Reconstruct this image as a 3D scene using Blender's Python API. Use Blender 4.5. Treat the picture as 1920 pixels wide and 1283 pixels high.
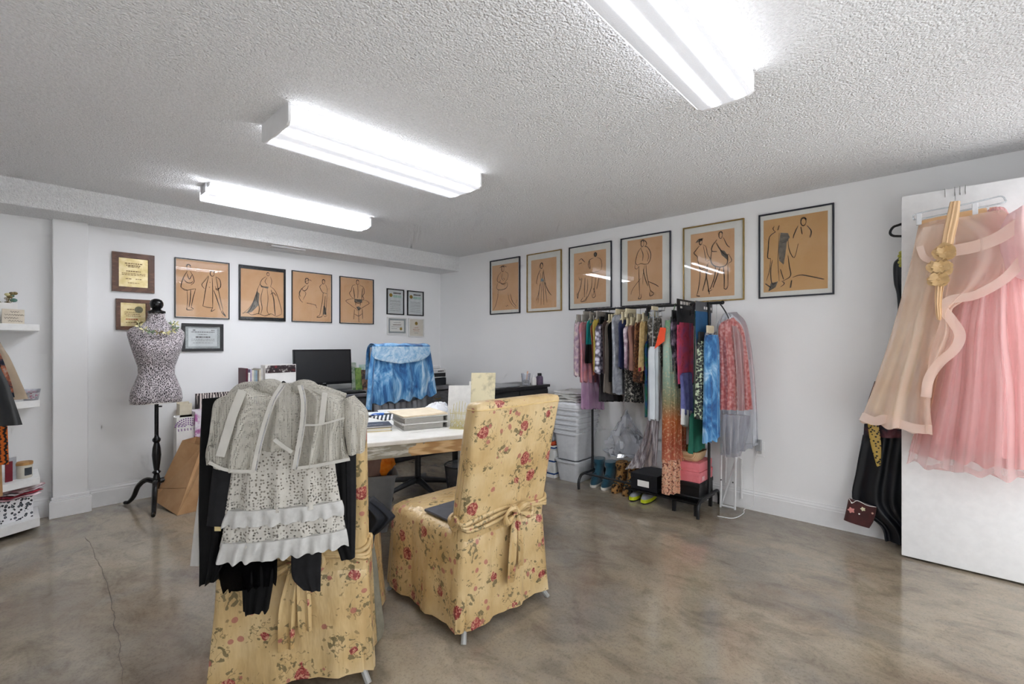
import bpy, bmesh, math, random
from mathutils import Vector, Matrix
for o in list(bpy.data.objects): bpy.data.objects.remove(o)
SC = bpy.context.scene
COL = SC.collection
random.seed(7)

# ------------------------------------------------------------------ camera, world, exposure
PX_F, PX_CX, PX_CY = 874.5, 960.0, 645.0
CAM_H = 1.30
YAW = math.radians(42.6)
FWD = Vector((math.cos(YAW), math.sin(YAW), 0)); RGT = Vector((math.sin(YAW), -math.cos(YAW), 0)); UP = Vector((0, 0, 1))
CAM = Vector((0, 0, CAM_H))
cd = bpy.data.cameras.new('camera'); cam = bpy.data.objects.new('camera', cd); COL.objects.link(cam)
cam.location = CAM; cam.rotation_euler = (math.pi/2, 0, YAW - math.pi/2)
cd.sensor_width = 36; cd.lens = PX_F/1920*36; cd.shift_y = (PX_CY-641.5)/1920; cd.clip_start = 0.02
SC.camera = cam
w = bpy.data.worlds.new('world'); SC.world = w; w.use_nodes = True
w.node_tree.nodes['Background'].inputs[0].default_value = (0.95, 0.975, 1, 1)
w.node_tree.nodes['Background'].inputs[1].default_value = 2.1
SC.view_settings.view_transform = 'Standard'; SC.view_settings.look = 'None'
SC.view_settings.gamma = 1; SC.view_settings.use_curve_mapping = False
SC.view_settings.exposure = 0.46
SC.cycles.transparent_max_bounces = 14
SC.cycles.max_bounces = 6
SC.cycles.diffuse_bounces = 4
SC.cycles.glossy_bounces = 3
SC.cycles.adaptive_threshold = 0.12
SC.cycles.adaptive_min_samples = 12
SC.cycles.sample_clamp_indirect = 6
LAMP = 17.0        # luminance of the fluorescent tubes behind their lenses

# ------------------------------------------------------------------ pixel helpers (a pixel is a direction; distance comes from a plane)
def ray(u, v): return FWD + RGT*((u-PX_CX)/PX_F) + UP*((PX_CY-v)/PX_F)
def on_z(u, v, z=0.0):
    d = ray(u, v); return CAM + d*((z-CAM_H)/d.z)
def on_x(u, v, x):
    d = ray(u, v); return CAM + d*(x/d.x)
def on_y(u, v, y):
    d = ray(u, v); return CAM + d*(y/d.y)
def on_plane(u, v, p, n):
    d = ray(u, v); return CAM + d*((Vector(p)-CAM).dot(n)/d.dot(n))
def z_of(v, x, y): return CAM_H - (v-PX_CY)/PX_F*(x*FWD.x + y*FWD.y)
def y_of(u, x):
    a = (u-PX_CX)/PX_F; return x*(FWD.y - FWD.x*a)/(FWD.x + FWD.y*a)

# ------------------------------------------------------------------ mesh builder
FRAME = {}
def smooth_pts(pts, per=6, closed=False):
    P = [Vector(p) for p in pts]; n = len(P); out = []
    if n < 3 and not closed: return P
    segs = n if closed else n-1
    for i in range(segs):
        p1, p2 = P[i], P[(i+1) % n]
        p0 = P[i-1] if (i > 0 or closed) else p1*2-p2
        p3 = P[(i+2) % n] if (i+2 < n or closed) else p2*2-p1
        for k in range(per):
            t = k/per
            out.append(0.5*((2*p1)+(p2-p0)*t+(2*p0-5*p1+4*p2-p3)*t*t+(3*p1-p0-3*p2+p3)*t**3))
    if not closed: out.append(P[-1])
    return out

class MB:
    def __init__(s): s.v = []; s.f = []
    def add(s, vs, fs):
        b = len(s.v); s.v += [Vector(p) for p in vs]; s.f += [tuple(b+i for i in f) for f in fs]; return s
    def box(s, x0, x1, y0, y1, z0, z1, m=None):
        vs = [Vector((x, y, z)) for z in (z0, z1) for y in (y0, y1) for x in (x0, x1)]
        if m is not None: vs = [m @ p for p in vs]
        return s.add(vs, [(0,2,3,1),(4,5,7,6),(0,1,5,4),(2,6,7,3),(0,4,6,2),(1,3,7,5)])
    def cbox(s, c, sz, rz=0, rx=0, ry=0):
        m = Matrix.Translation(c) @ Matrix.Rotation(rz, 4, 'Z') @ Matrix.Rotation(ry, 4, 'Y') @ Matrix.Rotation(rx, 4, 'X')
        a, b, c2 = sz[0]/2, sz[1]/2, sz[2]/2
        return s.box(-a, a, -b, b, -c2, c2, m)
    def prism(s, poly, h, m=None):
        n = len(poly); vs = [Vector((p[0], p[1], 0)) for p in poly]+[Vector((p[0], p[1], h)) for p in poly]
        if m is not None: vs = [m @ p for p in vs]
        return s.add(vs, [tuple(range(n-1, -1, -1)), tuple(range(n, 2*n))]+[(i, (i+1) % n, n+(i+1) % n, n+i) for i in range(n)])
    def loops(s, rows, cap0=True, cap1=True):
        n = len(rows[0]); vs = [p for r in rows for p in r]; fs = []
        assert all(len(r) == n for r in rows)
        for i in range(len(rows)-1):
            for j in range(n):
                fs.append((i*n+j, i*n+(j+1) % n, (i+1)*n+(j+1) % n, (i+1)*n+j))
        if cap0: fs.append(tuple(range(n-1, -1, -1)))
        if cap1: fs.append(tuple((len(rows)-1)*n+j for j in range(n)))
        return s.add(vs, fs)
    def grid(s, rows):
        n = len(rows[0]); vs = [p for r in rows for p in r]
        return s.add(vs, [(i*n+j, i*n+j+1, (i+1)*n+j+1, (i+1)*n+j) for i in range(len(rows)-1) for j in range(n-1)])
    def tube(s, pts, r, n=8, closed=False, cap=True):
        P = [Vector(p) for p in pts]; N = len(P); rows = []; prev = None
        for i, p in enumerate(P):
            a = P[i-1] if (i > 0 or closed) else P[i]
            b = P[(i+1) % N] if (i < N-1 or closed) else P[i]
            t = (b-a).normalized()
            if prev is None:
                x = t.orthogonal().normalized()
            else:
                x = (prev-t*prev.dot(t))
                x = x.normalized() if x.length > 1e-6 else t.orthogonal().normalized()
            prev = x; y = t.cross(x); rr = r[i] if isinstance(r, (list, tuple)) else r
            rows.append([p+(x*math.cos(2*math.pi*k/n)+y*math.sin(2*math.pi*k/n))*rr for k in range(n)])
        if closed:
            rows.append(rows[0]); return s.loops(rows, False, False)
        return s.loops(rows, cap, cap)
    def lathe(s, prof, c=(0, 0, 0), n=24, sx=1, sy=1, cap=True):
        c = Vector(c)
        rows = [[c+Vector((sx*r*math.cos(2*math.pi*k/n), sy*r*math.sin(2*math.pi*k/n), z)) for k in range(n)] for r, z in prof]
        return s.loops(rows, cap, cap)
    def ball(s, c, r, n=12, m=8):
        c = Vector(c); r = r if isinstance(r, (list, tuple)) else (r, r, r)
        rows = []
        for i in range(m+1):
            a = -math.pi/2+math.pi*i/m; q = max(math.cos(a), .02)
            rows.append([c+Vector((r[0]*q*math.cos(2*math.pi*k/n), r[1]*q*math.sin(2*math.pi*k/n), r[2]*math.sin(a))) for k in range(n)])
        return s.loops(rows)
    def strip(s, pts, wid, nrm, th=0.001):
        """flat ribbon along pts, lying across nrm"""
        P = [Vector(p) for p in pts]; nrm = Vector(nrm); rows = []
        for i, p in enumerate(P):
            t = (P[min(i+1, len(P)-1)]-P[max(i-1, 0)])
            t = t.normalized() if t.length > 1e-9 else Vector((1, 0, 0))
            c = t.cross(nrm)
            c = c.normalized() if c.length > 1e-6 else t.orthogonal().normalized()
            ww = wid[i] if isinstance(wid, (list, tuple)) else wid
            rows.append([p-c*ww/2, p+c*ww/2, p+c*ww/2+nrm*th, p-c*ww/2+nrm*th])
        return s.loops(rows)
    def build(s, name, mat, parent=None, smooth=True, bevel=0, local=False, angle=40, sub=0, label=None):
        me = bpy.data.meshes.new(name); vs = s.v; loc = None
        if parent is not None:
            root = parent
            while root.parent is not None: root = root.parent
            if not local:
                inv = FRAME[root.name].inverted(); vs = [inv @ p for p in vs]
        else:
            xs = [p.x for p in vs]; ys = [p.y for p in vs]; zs = [p.z for p in vs]
            loc = Vector(((min(xs)+max(xs))/2, (min(ys)+max(ys))/2, min(zs))); vs = [p-loc for p in vs]
        me.from_pydata([tuple(p) for p in vs], [], s.f); me.update()
        bm = bmesh.new(); bm.from_mesh(me); bmesh.ops.recalc_face_normals(bm, faces=bm.faces); bm.to_mesh(me); bm.free()
        if smooth:
            for p in me.polygons: p.use_smooth = True
            me.set_sharp_from_angle(angle=math.radians(angle))
        o = bpy.data.objects.new(name, me); COL.objects.link(o)
        if mat is not None: me.materials.append(mat)
        if parent is not None: o.parent = parent
        else: o.location = loc; FRAME[o.name] = Matrix.Translation(loc)
        if bevel:
            b = o.modifiers.new('bevel', 'BEVEL'); b.width = bevel; b.segments = 2; b.limit_method = 'ANGLE'
        if sub:
            m = o.modifiers.new('sub', 'SUBSURF'); m.levels = sub; m.render_levels = sub
        if label: o['label'] = label
        return o

def thing(name, label, cat, loc=(0, 0, 0), rz=0, group=None):
    o = bpy.data.objects.new(name, None); COL.objects.link(o); o.empty_display_size = 0.05
    o.location = loc; o.rotation_euler = (0, 0, rz)
    FRAME[o.name] = Matrix.Translation(loc) @ Matrix.Rotation(rz, 4, 'Z')
    o['label'] = label; o['category'] = cat
    if group: o['group'] = group
    return o
def tag(o, label, cat, group=None):
    o['label'] = label; o['category'] = cat
    if group: o['group'] = group
    return o
def struct(o, label=None):
    o['kind'] = 'structure'
    if label: o['label'] = label
    return o

# ------------------------------------------------------------------ materials
def lin(c):
    if isinstance(c, str): c = tuple(int(c[i:i+2], 16) for i in (0, 2, 4))
    return tuple(((x/255)/12.92 if x/255 <= .04045 else ((x/255+.055)/1.055)**2.4) for x in c)+(1,)
class N:
    def __init__(s, name):
        s.m = bpy.data.materials.new(name); s.m.use_nodes = True; s.t = s.m.node_tree
        s.p = s.t.nodes['Principled BSDF']; s.out = s.t.nodes['Material Output']; s.co = None
    def n(s, typ, **kw):
        nd = s.t.nodes.new(typ)
        for k, v in kw.items():
            if k[0] == '_':
                key = k[1:]; key = int(key) if key.isdigit() else key.replace('_', ' ')
                if hasattr(v, 'is_linked') or hasattr(v, 'links'): s.t.links.new(v, nd.inputs[key])
                else: nd.inputs[key].default_value = v
            else: setattr(nd, k, v)
        return nd
    def obj(s):
        if s.co is None: s.co = s.n('ShaderNodeTexCoord').outputs['Object']
        return s.co
    def mapped(s, scale=(1, 1, 1), rot=(0, 0, 0)):
        return s.n('ShaderNodeMapping', _Vector=s.obj(), _Scale=scale, _Rotation=rot).outputs[0]
    def noise(s, scale, detail=4, rough=.55, vec=None, dist=0):
        return s.n('ShaderNodeTexNoise', _Vector=vec or s.obj(), _Scale=scale, _Detail=detail, _Roughness=rough, _Distortion=dist).outputs[0]
    def voro(s, scale, feature='F1', out='Distance', vec=None, rnd=1.0):
        nd = s.n('ShaderNodeTexVoronoi', feature=feature, _Vector=vec or s.obj(), _Scale=scale, _Randomness=rnd)
        return nd.outputs[out]
    def math(s, op, a, b=0.0, c=0.0):
        nd = s.n('ShaderNodeMath', operation=op)
        for i, x in enumerate((a, b, c)):
            if hasattr(x, 'links'): s.t.links.new(x, nd.inputs[i])
            else: nd.inputs[i].default_value = x
        return nd.outputs[0]
    def ramp(s, fac, stops, interp='LINEAR'):
        nd = s.n('ShaderNodeValToRGB', _Fac=fac); cr = nd.color_ramp; cr.interpolation = interp
        while len(cr.elements) < len(stops): cr.elements.new(.5)
        for e, (pos, c) in zip(cr.elements, stops):
            e.position = pos; e.color = lin(c) if not (isinstance(c, tuple) and len(c) == 4) else c
        return nd.outputs[0]
    def mix(s, fac, a, b):
        nd = s.n('ShaderNodeMix', data_type='RGBA')
        for i, x in ((0, fac), (6, a), (7, b)):
            if hasattr(x, 'links'): s.t.links.new(x, nd.inputs[i])
            else: nd.inputs[i].default_value = x if i == 0 else lin(x)
        return nd.outputs[2]
    def set(s, **kw):
        for k, v in kw.items():
            key = {'color': 'Base Color', 'rough': 'Roughness', 'metal': 'Metallic', 'alpha': 'Alpha', 'trans': 'Transmission Weight',
                   'ior': 'IOR', 'spec': 'Specular IOR Level', 'normal': 'Normal', 'emis': 'Emission Color', 'estr': 'Emission Strength',
                   'sheen': 'Sheen Weight', 'coat': 'Coat Weight'}[k]
            if hasattr(v, 'links'): s.t.links.new(v, s.p.inputs[key])
            else: s.p.inputs[key].default_value = lin(v) if key in ('Base Color', 'Emission Color') else v
        return s
    def bump(s, h, strength=.3, dist=.01):
        s.set(normal=s.n('ShaderNodeBump', _Height=h, _Strength=strength, _Distance=dist).outputs[0]); return s

MATS = {}
def mat(key, col, col2=None, rough=.6, kind='noise', scale=20, bump=0, metal=0, sheen=0, lo=.35, hi=.65, stretch=(1, 1, 1), alpha=1.0, spec=.4, coat=0, cols=None, rot=(0, 0, 0)):
    """procedural material library: one call per surface"""
    if key in MATS: return MATS[key]
    b = N(key); stops = cols or [(lo, col), (hi, col2 or tuple(max(0, int(x*.9)) for x in (lin_back(col))))]
    vec = b.mapped(stretch, rot)
    if kind == 'noise': f = b.noise(scale, 5, .6, vec)
    elif kind == 'spots': f = b.voro(scale, vec=vec)
    elif kind == 'cells': f = b.voro(scale, 'DISTANCE_TO_EDGE', vec=vec)
    elif kind == 'wave': f = b.n('ShaderNodeTexWave', _Vector=vec, _Scale=scale, _Distortion=6.0, _Detail=3.0, _Detail_Scale=1.5).outputs['Fac']
    elif kind == 'stripe': f = b.n('ShaderNodeTexWave', _Vector=vec, _Scale=scale, _Distortion=0.4).outputs['Fac']
    elif kind == 'grad': f = b.n('ShaderNodeSeparateXYZ', _Vector=vec).outputs[2]
    elif kind == 'swirl': f = b.noise(scale, 6, .65, vec, 2.5)
    b.set(color=b.ramp(f, stops), rough=rough, metal=metal, sheen=sheen, spec=spec, coat=coat)
    if bump:
        b.bump(b.noise(scale*4 if kind != 'grad' else 90, 4), bump, .004)
    if alpha < 1: b.set(alpha=alpha)
    MATS[key] = b.m; return b.m
def lin_back(c):
    return tuple(int(c[i:i+2], 16) for i in (0, 2, 4)) if isinstance(c, str) else c

def sheer(key, col, col2, cover=.6, scale=14, hole=0, hole_scale=0, rough=.6, transl=.35, rnd=.25):
    """thin see-through cloth: part open weave, part thread that lets light through"""
    if key in MATS: return MATS[key]
    b = N(key); c = b.ramp(b.noise(scale, 4), [(.3, col), (.7, col2)])
    dif = b.n('ShaderNodeBsdfDiffuse', _Color=c).outputs[0]; tr = b.n('ShaderNodeBsdfTranslucent', _Color=c).outputs[0]
    m1 = b.n('ShaderNodeMixShader', _0=transl, _1=dif, _2=tr).outputs[0]
    tp = b.n('ShaderNodeBsdfTransparent').outputs[0]
    lw = b.n('ShaderNodeLayerWeight', _Blend=.35).outputs['Facing']     # seen edge-on more threads line up, as real tulle
    fac = b.math('ADD', cover, b.math('MULTIPLY', lw, (1-cover)*.8))
    if hole:
        h = b.math('GREATER_THAN', b.voro(hole_scale, rnd=rnd), hole)
        fac = b.math('MULTIPLY', fac, b.math('SUBTRACT', 1.0, b.math('MULTIPLY', b.math('SUBTRACT', 1.0, h), .85)))
    mx = b.n('ShaderNodeMixShader', _0=fac, _1=tp, _2=m1).outputs[0]
    b.t.links.new(mx, b.out.inputs[0]); MATS[key] = b.m; return b.m

def plastic_film(key, tint='f4f6fa', gloss=.22, rough=.12):
    if key in MATS: return MATS[key]
    b = N(key)
    tp = b.n('ShaderNodeBsdfTransparent', _Color=lin(tint)).outputs[0]
    gl = b.n('ShaderNodeBsdfGlossy', _Roughness=rough).outputs[0]
    df = b.n('ShaderNodeBsdfDiffuse', _Color=lin(tint)).outputs[0]
    g2 = b.n('ShaderNodeMixShader', _0=.45, _1=gl, _2=df).outputs[0]
    lw = b.n('ShaderNodeLayerWeight', _Blend=.3).outputs['Fresnel']
    wr = b.ramp(b.noise(26, 5), [(.4, (0, 0, 0)), (.75, (120, 120, 120))])
    fac = b.math('MINIMUM', b.math('ADD', b.math('ADD', gloss*.5, b.math('MULTIPLY', lw, .6)), b.math('MULTIPLY', wr, .35)), 1.0)
    mx = b.n('ShaderNodeMixShader', _0=fac, _1=tp, _2=g2).outputs[0]
    b.t.links.new(mx, b.out.inputs[0]); MATS[key] = b.m; return b.m

def glass_pane():
    b = N('picture_glass')
    tp = b.n('ShaderNodeBsdfTransparent', _Color=(.97, .975, .97, 1)).outputs[0]
    gl = b.n('ShaderNodeBsdfGlossy', _Roughness=.03).outputs[0]
    fr = b.n('ShaderNodeFresnel', _IOR=1.5).outputs[0]
    fr = b.math('MULTIPLY', fr, b.math('SUBTRACT', 1.0, b.n('ShaderNodeNewGeometry').outputs['Backfacing']))
    mx = b.n('ShaderNodeMixShader', _0=fr, _1=tp, _2=gl).outputs[0]
    b.t.links.new(mx, b.out.inputs[0]); return b.m
GLASS = glass_pane()

def wall_mat():
    b = N('white_wall_paint'); b.set(color=b.ramp(b.noise(1.3, 3), [(.3, 'f1f1f1'), (.7, 'f5f5f5')]), rough=.55, spec=.25)
    b.bump(b.noise(120, 3), .06, .003); return b.m
def ceil_mat():
    b = N('popcorn_ceiling'); b.set(color=b.ramp(b.noise(70, 3), [(.35, 'ebebeb'), (.6, 'f5f5f5')]), rough=.9, spec=.1)
    h = b.math('ADD', b.noise(75, 3, .6), b.math('MULTIPLY', b.voro(110), -.6)); b.bump(h, .85, .012); return b.m
def floor_mat():
    b = N('stained_concrete')
    v = b.mapped((1, .55, 1), (0, 0, .5))
    n1 = b.noise(1.1, 6, .62, v, .6); n2 = b.noise(2.3, 4, .6, b.mapped((1, .7, 1), (0, 0, -.7))); n3 = b.noise(95, 3, .75)
    c = b.ramp(n1, [(.3, '71675b'), (.43, '8d8272'), (.55, 'a59986'), (.68, '8f877b')])
    br = b.ramp(n2, [(.5, (0, 0, 0)), (.72, (170, 170, 170))])
    c = b.mix(br, c, '846b50')
    gr = b.ramp(b.noise(1.7, 5, .6, b.mapped((.8, 1, 1), (0, 0, 1.3))), [(.52, (0, 0, 0)), (.7, (190, 190, 190))])
    c = b.mix(gr, c, '868583')
    sp = b.ramp(n3, [(.35, '9a9a9a'), (.5, 'ffffff'), (.72, 'ffffff')])
    c2 = b.n('ShaderNodeMix', data_type='RGBA', blend_type='MULTIPLY', _0=.3); b.t.links.new(c, c2.inputs[6]); b.t.links.new(sp, c2.inputs[7])
    mot = b.ramp(b.noise(7, 5, .68, b.mapped((1, .6, 1), (0, 0, .4)), .8), [(.32, 'c4c0bb'), (.5, 'f4f2ef'), (.66, 'ffffff')])
    c3 = b.n('ShaderNodeMix', data_type='RGBA', blend_type='MULTIPLY', _0=.75); b.t.links.new(c2.outputs[2], c3.inputs[6]); b.t.links.new(mot, c3.inputs[7]); c2 = c3
    rg = b.math('ADD', .07, b.math('MULTIPLY', b.noise(3, 3), .14))
    b.set(color=c2.outputs[2], rough=rg, spec=.55, coat=.25); b.p.inputs['Coat Roughness'].default_value = .08
    b.bump(b.noise(9, 5), .05, .01); return b.m
WALL, CEIL, FLOOR = wall_mat(), ceil_mat(), floor_mat()
TRIM = mat('white_trim', 'ededed', 'e6e6e6', rough=.35, scale=6)
WHITE = mat('white_paint', 'f0f0f0', 'e8e8e8', rough=.4, scale=10)
BLACKM = mat('black_metal', '141416', '1d1d20', rough=.35, scale=30)
BLACKW = mat('black_lacquer', '0c0c0d', '161617', rough=.22, scale=12)
CHROME = mat('chrome', 'c8c8ca', 'b8b8bc', rough=.18, metal=1, scale=10)
GREYP = mat('grey_plastic', '8c8e91', '808285', rough=.45, scale=12)
PAPER = mat('white_paper', 'f0eeea', 'e6e4e0', rough=.8, scale=8)
INK = mat('drawing_ink', '2f2622', '453a34', rough=.9, scale=40)
KRAFT = mat('drawing_kraft_paper', 'd9a877', 'cf9c69', rough=.85, scale=5, cols=[(.3, 'e2b892'), (.55, 'dcae86'), (.75, 'd3a277')])

def floral():
    b = N('gold_rose_print_satin')
    co = b.obj(); wn = b.n('ShaderNodeTexNoise', _Vector=co, _Scale=5.0, _Detail=2.0).outputs['Color']
    wv = b.n('ShaderNodeVectorMath', operation='MULTIPLY_ADD', _0=wn, _1=(.05, .05, .05), _2=co).outputs[0]
    base = b.ramp(b.noise(6, 3), [(.25, 'b59562'), (.5, 'c9ad7c'), (.75, 'd6bf94')])
    d1 = b.voro(8.5, vec=wv, rnd=.85); d2 = b.voro(15, vec=wv)
    tw = b.math('LESS_THAN', b.math('ABSOLUTE', b.math('SUBTRACT', b.noise(17, 2, .5, wv), .5)), .009)
    tw = b.math('MULTIPLY', tw, b.math('LESS_THAN', d1, .5))
    lf = b.math('MULTIPLY', b.math('GREATER_THAN', b.noise(42, 2, .5, wv), .585), b.math('LESS_THAN', b.math('ABSOLUTE', b.math('SUBTRACT', d1, .36)), .13))
    lf2 = b.math('MULTIPLY', b.math('GREATER_THAN', b.noise(48, 2, .5), .63), b.math('LESS_THAN', d2, .5))
    c = b.mix(b.math('MULTIPLY', tw, .6), base, '6d5a34')
    c = b.mix(b.math('MULTIPLY', lf2, .7), c, '7f6b45')
    c = b.mix(b.math('MULTIPLY', lf, .8), c, '5f5638')
    pet = b.ramp(b.noise(70, 2, .5, wv, 1.5), [(.38, '7a2828'), (.5, 'a1433f'), (.62, 'c99a80')])
    bud = b.math('LESS_THAN', d2, .17); c = b.mix(b.math('MULTIPLY', bud, .8), c, 'a8625a')
    fm = b.math('LESS_THAN', b.math('ADD', d1, b.math('MULTIPLY', b.noise(45, 2), .14)), .325)
    c = b.mix(fm, c, pet)
    b.set(color=c, rough=.33, spec=.55); b.bump(b.noise(6, 4, .5, b.mapped((1.4, 1.4, .5), (0, .3, 0))), .75, .04); return b.m
FLORAL = floral()

# ------------------------------------------------------------------ room shell
XR, YW, HC = 3.9695, 4.957, 2.417       # right wall, back wall, ceiling
XL, YF = -0.72, -0.70                   # left wall and front wall, behind the camera
SOF_Y, SOF_Z = 4.58, 2.236
T = .12
fl = struct(MB().box(XL-T, XR+T, YF-T, YW+T, -.12, 0).build('floor', FLOOR, smooth=False), 'polished stained concrete floor, grey and tan')
ce = struct(MB().box(XL-T, XR+T, YF-T, YW+T, HC, HC+.12).build('ceiling', CEIL, smooth=False), 'white popcorn textured ceiling')
struct(MB().box(XL, XR, YW, YW+T, 0, HC).build('wall_back', WALL, smooth=False), 'white wall with plaques and four drawings')
struct(MB().box(XR, XR+T, YF, YW+T, 0, HC).build('wall_right', WALL, smooth=False), 'white wall with six framed drawings')
struct(MB().box(XL-T, XL, YF-T, YW+T, 0, HC).build('wall_left', WALL, smooth=False), 'white side wall beyond the corner shelves')
DX0, DX1, DH = 2.86, 3.70, 2.21        # doorway
WX0, WX1, WZ0, WZ1 = -.5, 2.55, .25, 2.1  # wide unseen window, added behind the camera to brighten the room
struct(MB().box(XL, WX0, YF-T, YF, 0, HC).box(WX0, WX1, YF-T, YF, 0, WZ0).box(WX0, WX1, YF-T, YF, WZ1, HC).box(WX1, DX0, YF-T, YF, 0, HC).box(DX1, XR, YF-T, YF, 0, HC).box(DX0, DX1, YF-T, YF, DH, HC).build('wall_front', WALL, smooth=False), 'white wall with the added fill window and the doorway, behind the camera')
wf = MB()
for a_, b_ in ((WX0, WX0+.05), ((WX0+WX1)/2-.025, (WX0+WX1)/2+.025), (WX1-.05, WX1)): wf.box(a_, b_, YF-.09, YF-.03, WZ0, WZ1)
wf.box(WX0, WX1, YF-.09, YF-.03, WZ0, WZ0+.05).box(WX0, WX1, YF-.09, YF-.03, WZ1-.05, WZ1)
fill_win = struct(wf.build('fill_window_1', TRIM, smooth=False), 'white framed window added behind the camera for fill daylight')
struct(MB().box(DX0-.07, DX0, YF, YF+.015, 0, DH+.07).box(DX1, DX1+.07, YF, YF+.015, 0, DH+.07).box(DX0, DX1, YF, YF+.015, DH, DH+.07).build('trim_3', TRIM, smooth=False), 'white casing around the doorway')
struct(MB().box(XL, XR, SOF_Y, YW, SOF_Z, HC).build('trim_1', CEIL, smooth=False), 'textured soffit along the back wall')
struct(MB().box(.241, .438, 4.868, YW, 0, SOF_Z).build('trim_2', WALL, smooth=False, bevel=.006), 'white pilaster beside the corner shelves')
def baseboard(name, a, b, n, label, h=.155, t=.018):
    a, b, n = Vector(a), Vector(b), Vector(n); m = MB()
    prof = [(0, 0), (t, 0), (t, h*.76), (t*.78, h*.80), (t*.78, h*.86), (t*.4, h*.93), (t*.3, h), (0, h)]
    rows = [[p+n*x+UP*z for x, z in prof] for p in (a, b)]
    return struct(m.loops(rows).build(name, TRIM, angle=20), label)
baseboard('baseboard_back', (.438, YW, 0), (XR, YW, 0), (0, -1, 0), 'white moulded baseboard along the back wall')
baseboard('baseboard_right', (XR, YF, 0), (XR, YW, 0), (-1, 0, 0), 'white moulded baseboard along the right wall')
baseboard('baseboard_corner', (XL, YW, 0), (.241, YW, 0), (0, -1, 0), 'white baseboard behind the corner shelves')
baseboard('baseboard_left', (XL, YF, 0), (XL, YW, 0), (1, 0, 0), 'white baseboard on the side wall')
pb = MB()
t, h = .02, .155
for z0, z1, tt in ((0, h*.78, t), (h*.78, h*.86, t*.75), (h*.86, h, t*.4)):
    pb.box(.241-tt, .438+tt, 4.868-tt, YW, z0, z1)
struct(pb.build('baseboard_pilaster', TRIM, smooth=False, bevel=.003), 'white moulded baseboard wrapping the pilaster')
# hairline crack in the slab
cr = [(160, 1008), (172, 1022), (180, 1047), (192, 1066), (197, 1085), (207, 1112), (208, 1140), (215, 1152), (214, 1172), (222, 1190), (226, 1212), (224, 1228), (230, 1255), (229, 1283), (236, 1320)]
pts = []
for i in range(len(cr)-1):
    for k in range(3):
        q = k/3; pts.append(on_z(cr[i][0]*(1-q)+cr[i+1][0]*q+random.uniform(-2.2, 2.2), cr[i][1]*(1-q)+cr[i+1][1]*q, .0002))
MB().strip(pts, [random.uniform(.0012, .0034) for _ in pts], UP, .0003).build('crack', mat('crack_dark', '4b4238', '5b5146', rough=.9), fl, label='thin jagged crack')

# ------------------------------------------------------------------ ceiling lamps
def lens_mat(name, tubes, wd, base, peak, hw):
    b = N(name); sep = b.n('ShaderNodeSeparateXYZ', _Vector=b.obj()); y = sep.outputs[1]; s = None
    for t in tubes:
        q = b.math('DIVIDE', b.math('SUBTRACT', y, t), wd); g = b.math('EXPONENT', b.math('MULTIPLY', b.math('MULTIPLY', q, q), -1.0))
        s = g if s is None else b.math('ADD', s, g)
    ends = b.math('LESS_THAN', b.math('ABSOLUTE', sep.outputs[0]), .57)
    st = b.math('ADD', base, b.math('MULTIPLY', b.math('MULTIPLY', s, peak), b.math('ADD', .15, b.math('MULTIPLY', ends, .85))))
    side = b.math('GREATER_THAN', b.math('ABSOLUTE', y), hw*.955)      # the upright sides of the wrap-around lens pass light towards the ceiling
    st = b.math('ADD', st, b.math('MULTIPLY', side, LAMP*.15))
    b.set(color='d9d9db', rough=.25, emis='f4f7ff', estr=st); b.bump(b.voro(220), .4, .002); return b.m
def lamp(label, x0, x1, y0, y1, drop, tubes, wd, base, peak, open_end=False):
    cy = (y0+y1)/2; cx = (x0+x1)/2
    r = thing('ceiling_lamp', label, 'ceiling lamp', (cx, cy, HC-drop))
    hw = (y1-y0)/2; hl = (x1-x0)/2
    pan = MB().box(-hl+.014, hl-.014, -hw+.012, hw-.012, drop-.03, drop)
    pan.build('housing', WHITE, r, smooth=False, bevel=.003, local=True)
    # wrap-around lens: a shallow tray open at the top
    prof = [(-hw, drop-.028), (-hw, .014), (-hw+.02, .001), (-hw*.4, -.002), (hw*.4, -.002), (hw-.02, .001), (hw, .014), (hw, drop-.028)]
    prof2 = [(y*.985, z+.003) for y, z in reversed(prof)]
    rows = [[Vector((x, y, z)) for y, z in prof+prof2] for x in (-hl+.012, hl-.012)]
    MB().loops(rows).build('lens', lens_mat('prismatic_lens_'+str(int(cy*10)), tubes, wd, base, peak, hw), r, local=True, angle=30)
    for sgn in (-1, 1):
        e = MB()
        if open_end and sgn < 0:
            e.box(-hl, -hl+.01, -hw*.5, hw*.5, .03, drop); e.box(-hl-.004, -hl+.008, -.012, .012, .05, .075)
        else:
            poly = [(y, z) for y, z in prof]+[(hw, drop), (-hw, drop)]
            poly = [prof[0]]+prof[1:]+[(hw-.004, drop), (-hw+.004, drop)]
            rows = [[Vector((sgn*hl-sgn*a, y, z)) for y, z in poly] for a in (0, .012)]
            e.loops(rows)
        e.build('end_cap', WHITE if not open_end else mat('lamp_grey', 'c9c9c9', 'b5b5b5', rough=.4), r, smooth=False, local=True)
    return r
lamp('wide fluorescent ceiling lamp with wraparound lens, middle one of the three', .885, 2.115, 2.215, 2.545, .10, (-.078, .078), .021, .42, LAMP*2.5)
lamp('narrow fluorescent ceiling lamp nearest the soffit, end cap missing', .94, 2.19, 3.69, 3.93, .095, (-.05, .03), .024, .48, LAMP*2.8, True)
lamp('fluorescent ceiling lamp with patterned lens, cut by the top of the picture', .85, 2.07, .56, .79, .10, (.03, -.066), .012, .26, LAMP*1.7)

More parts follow.
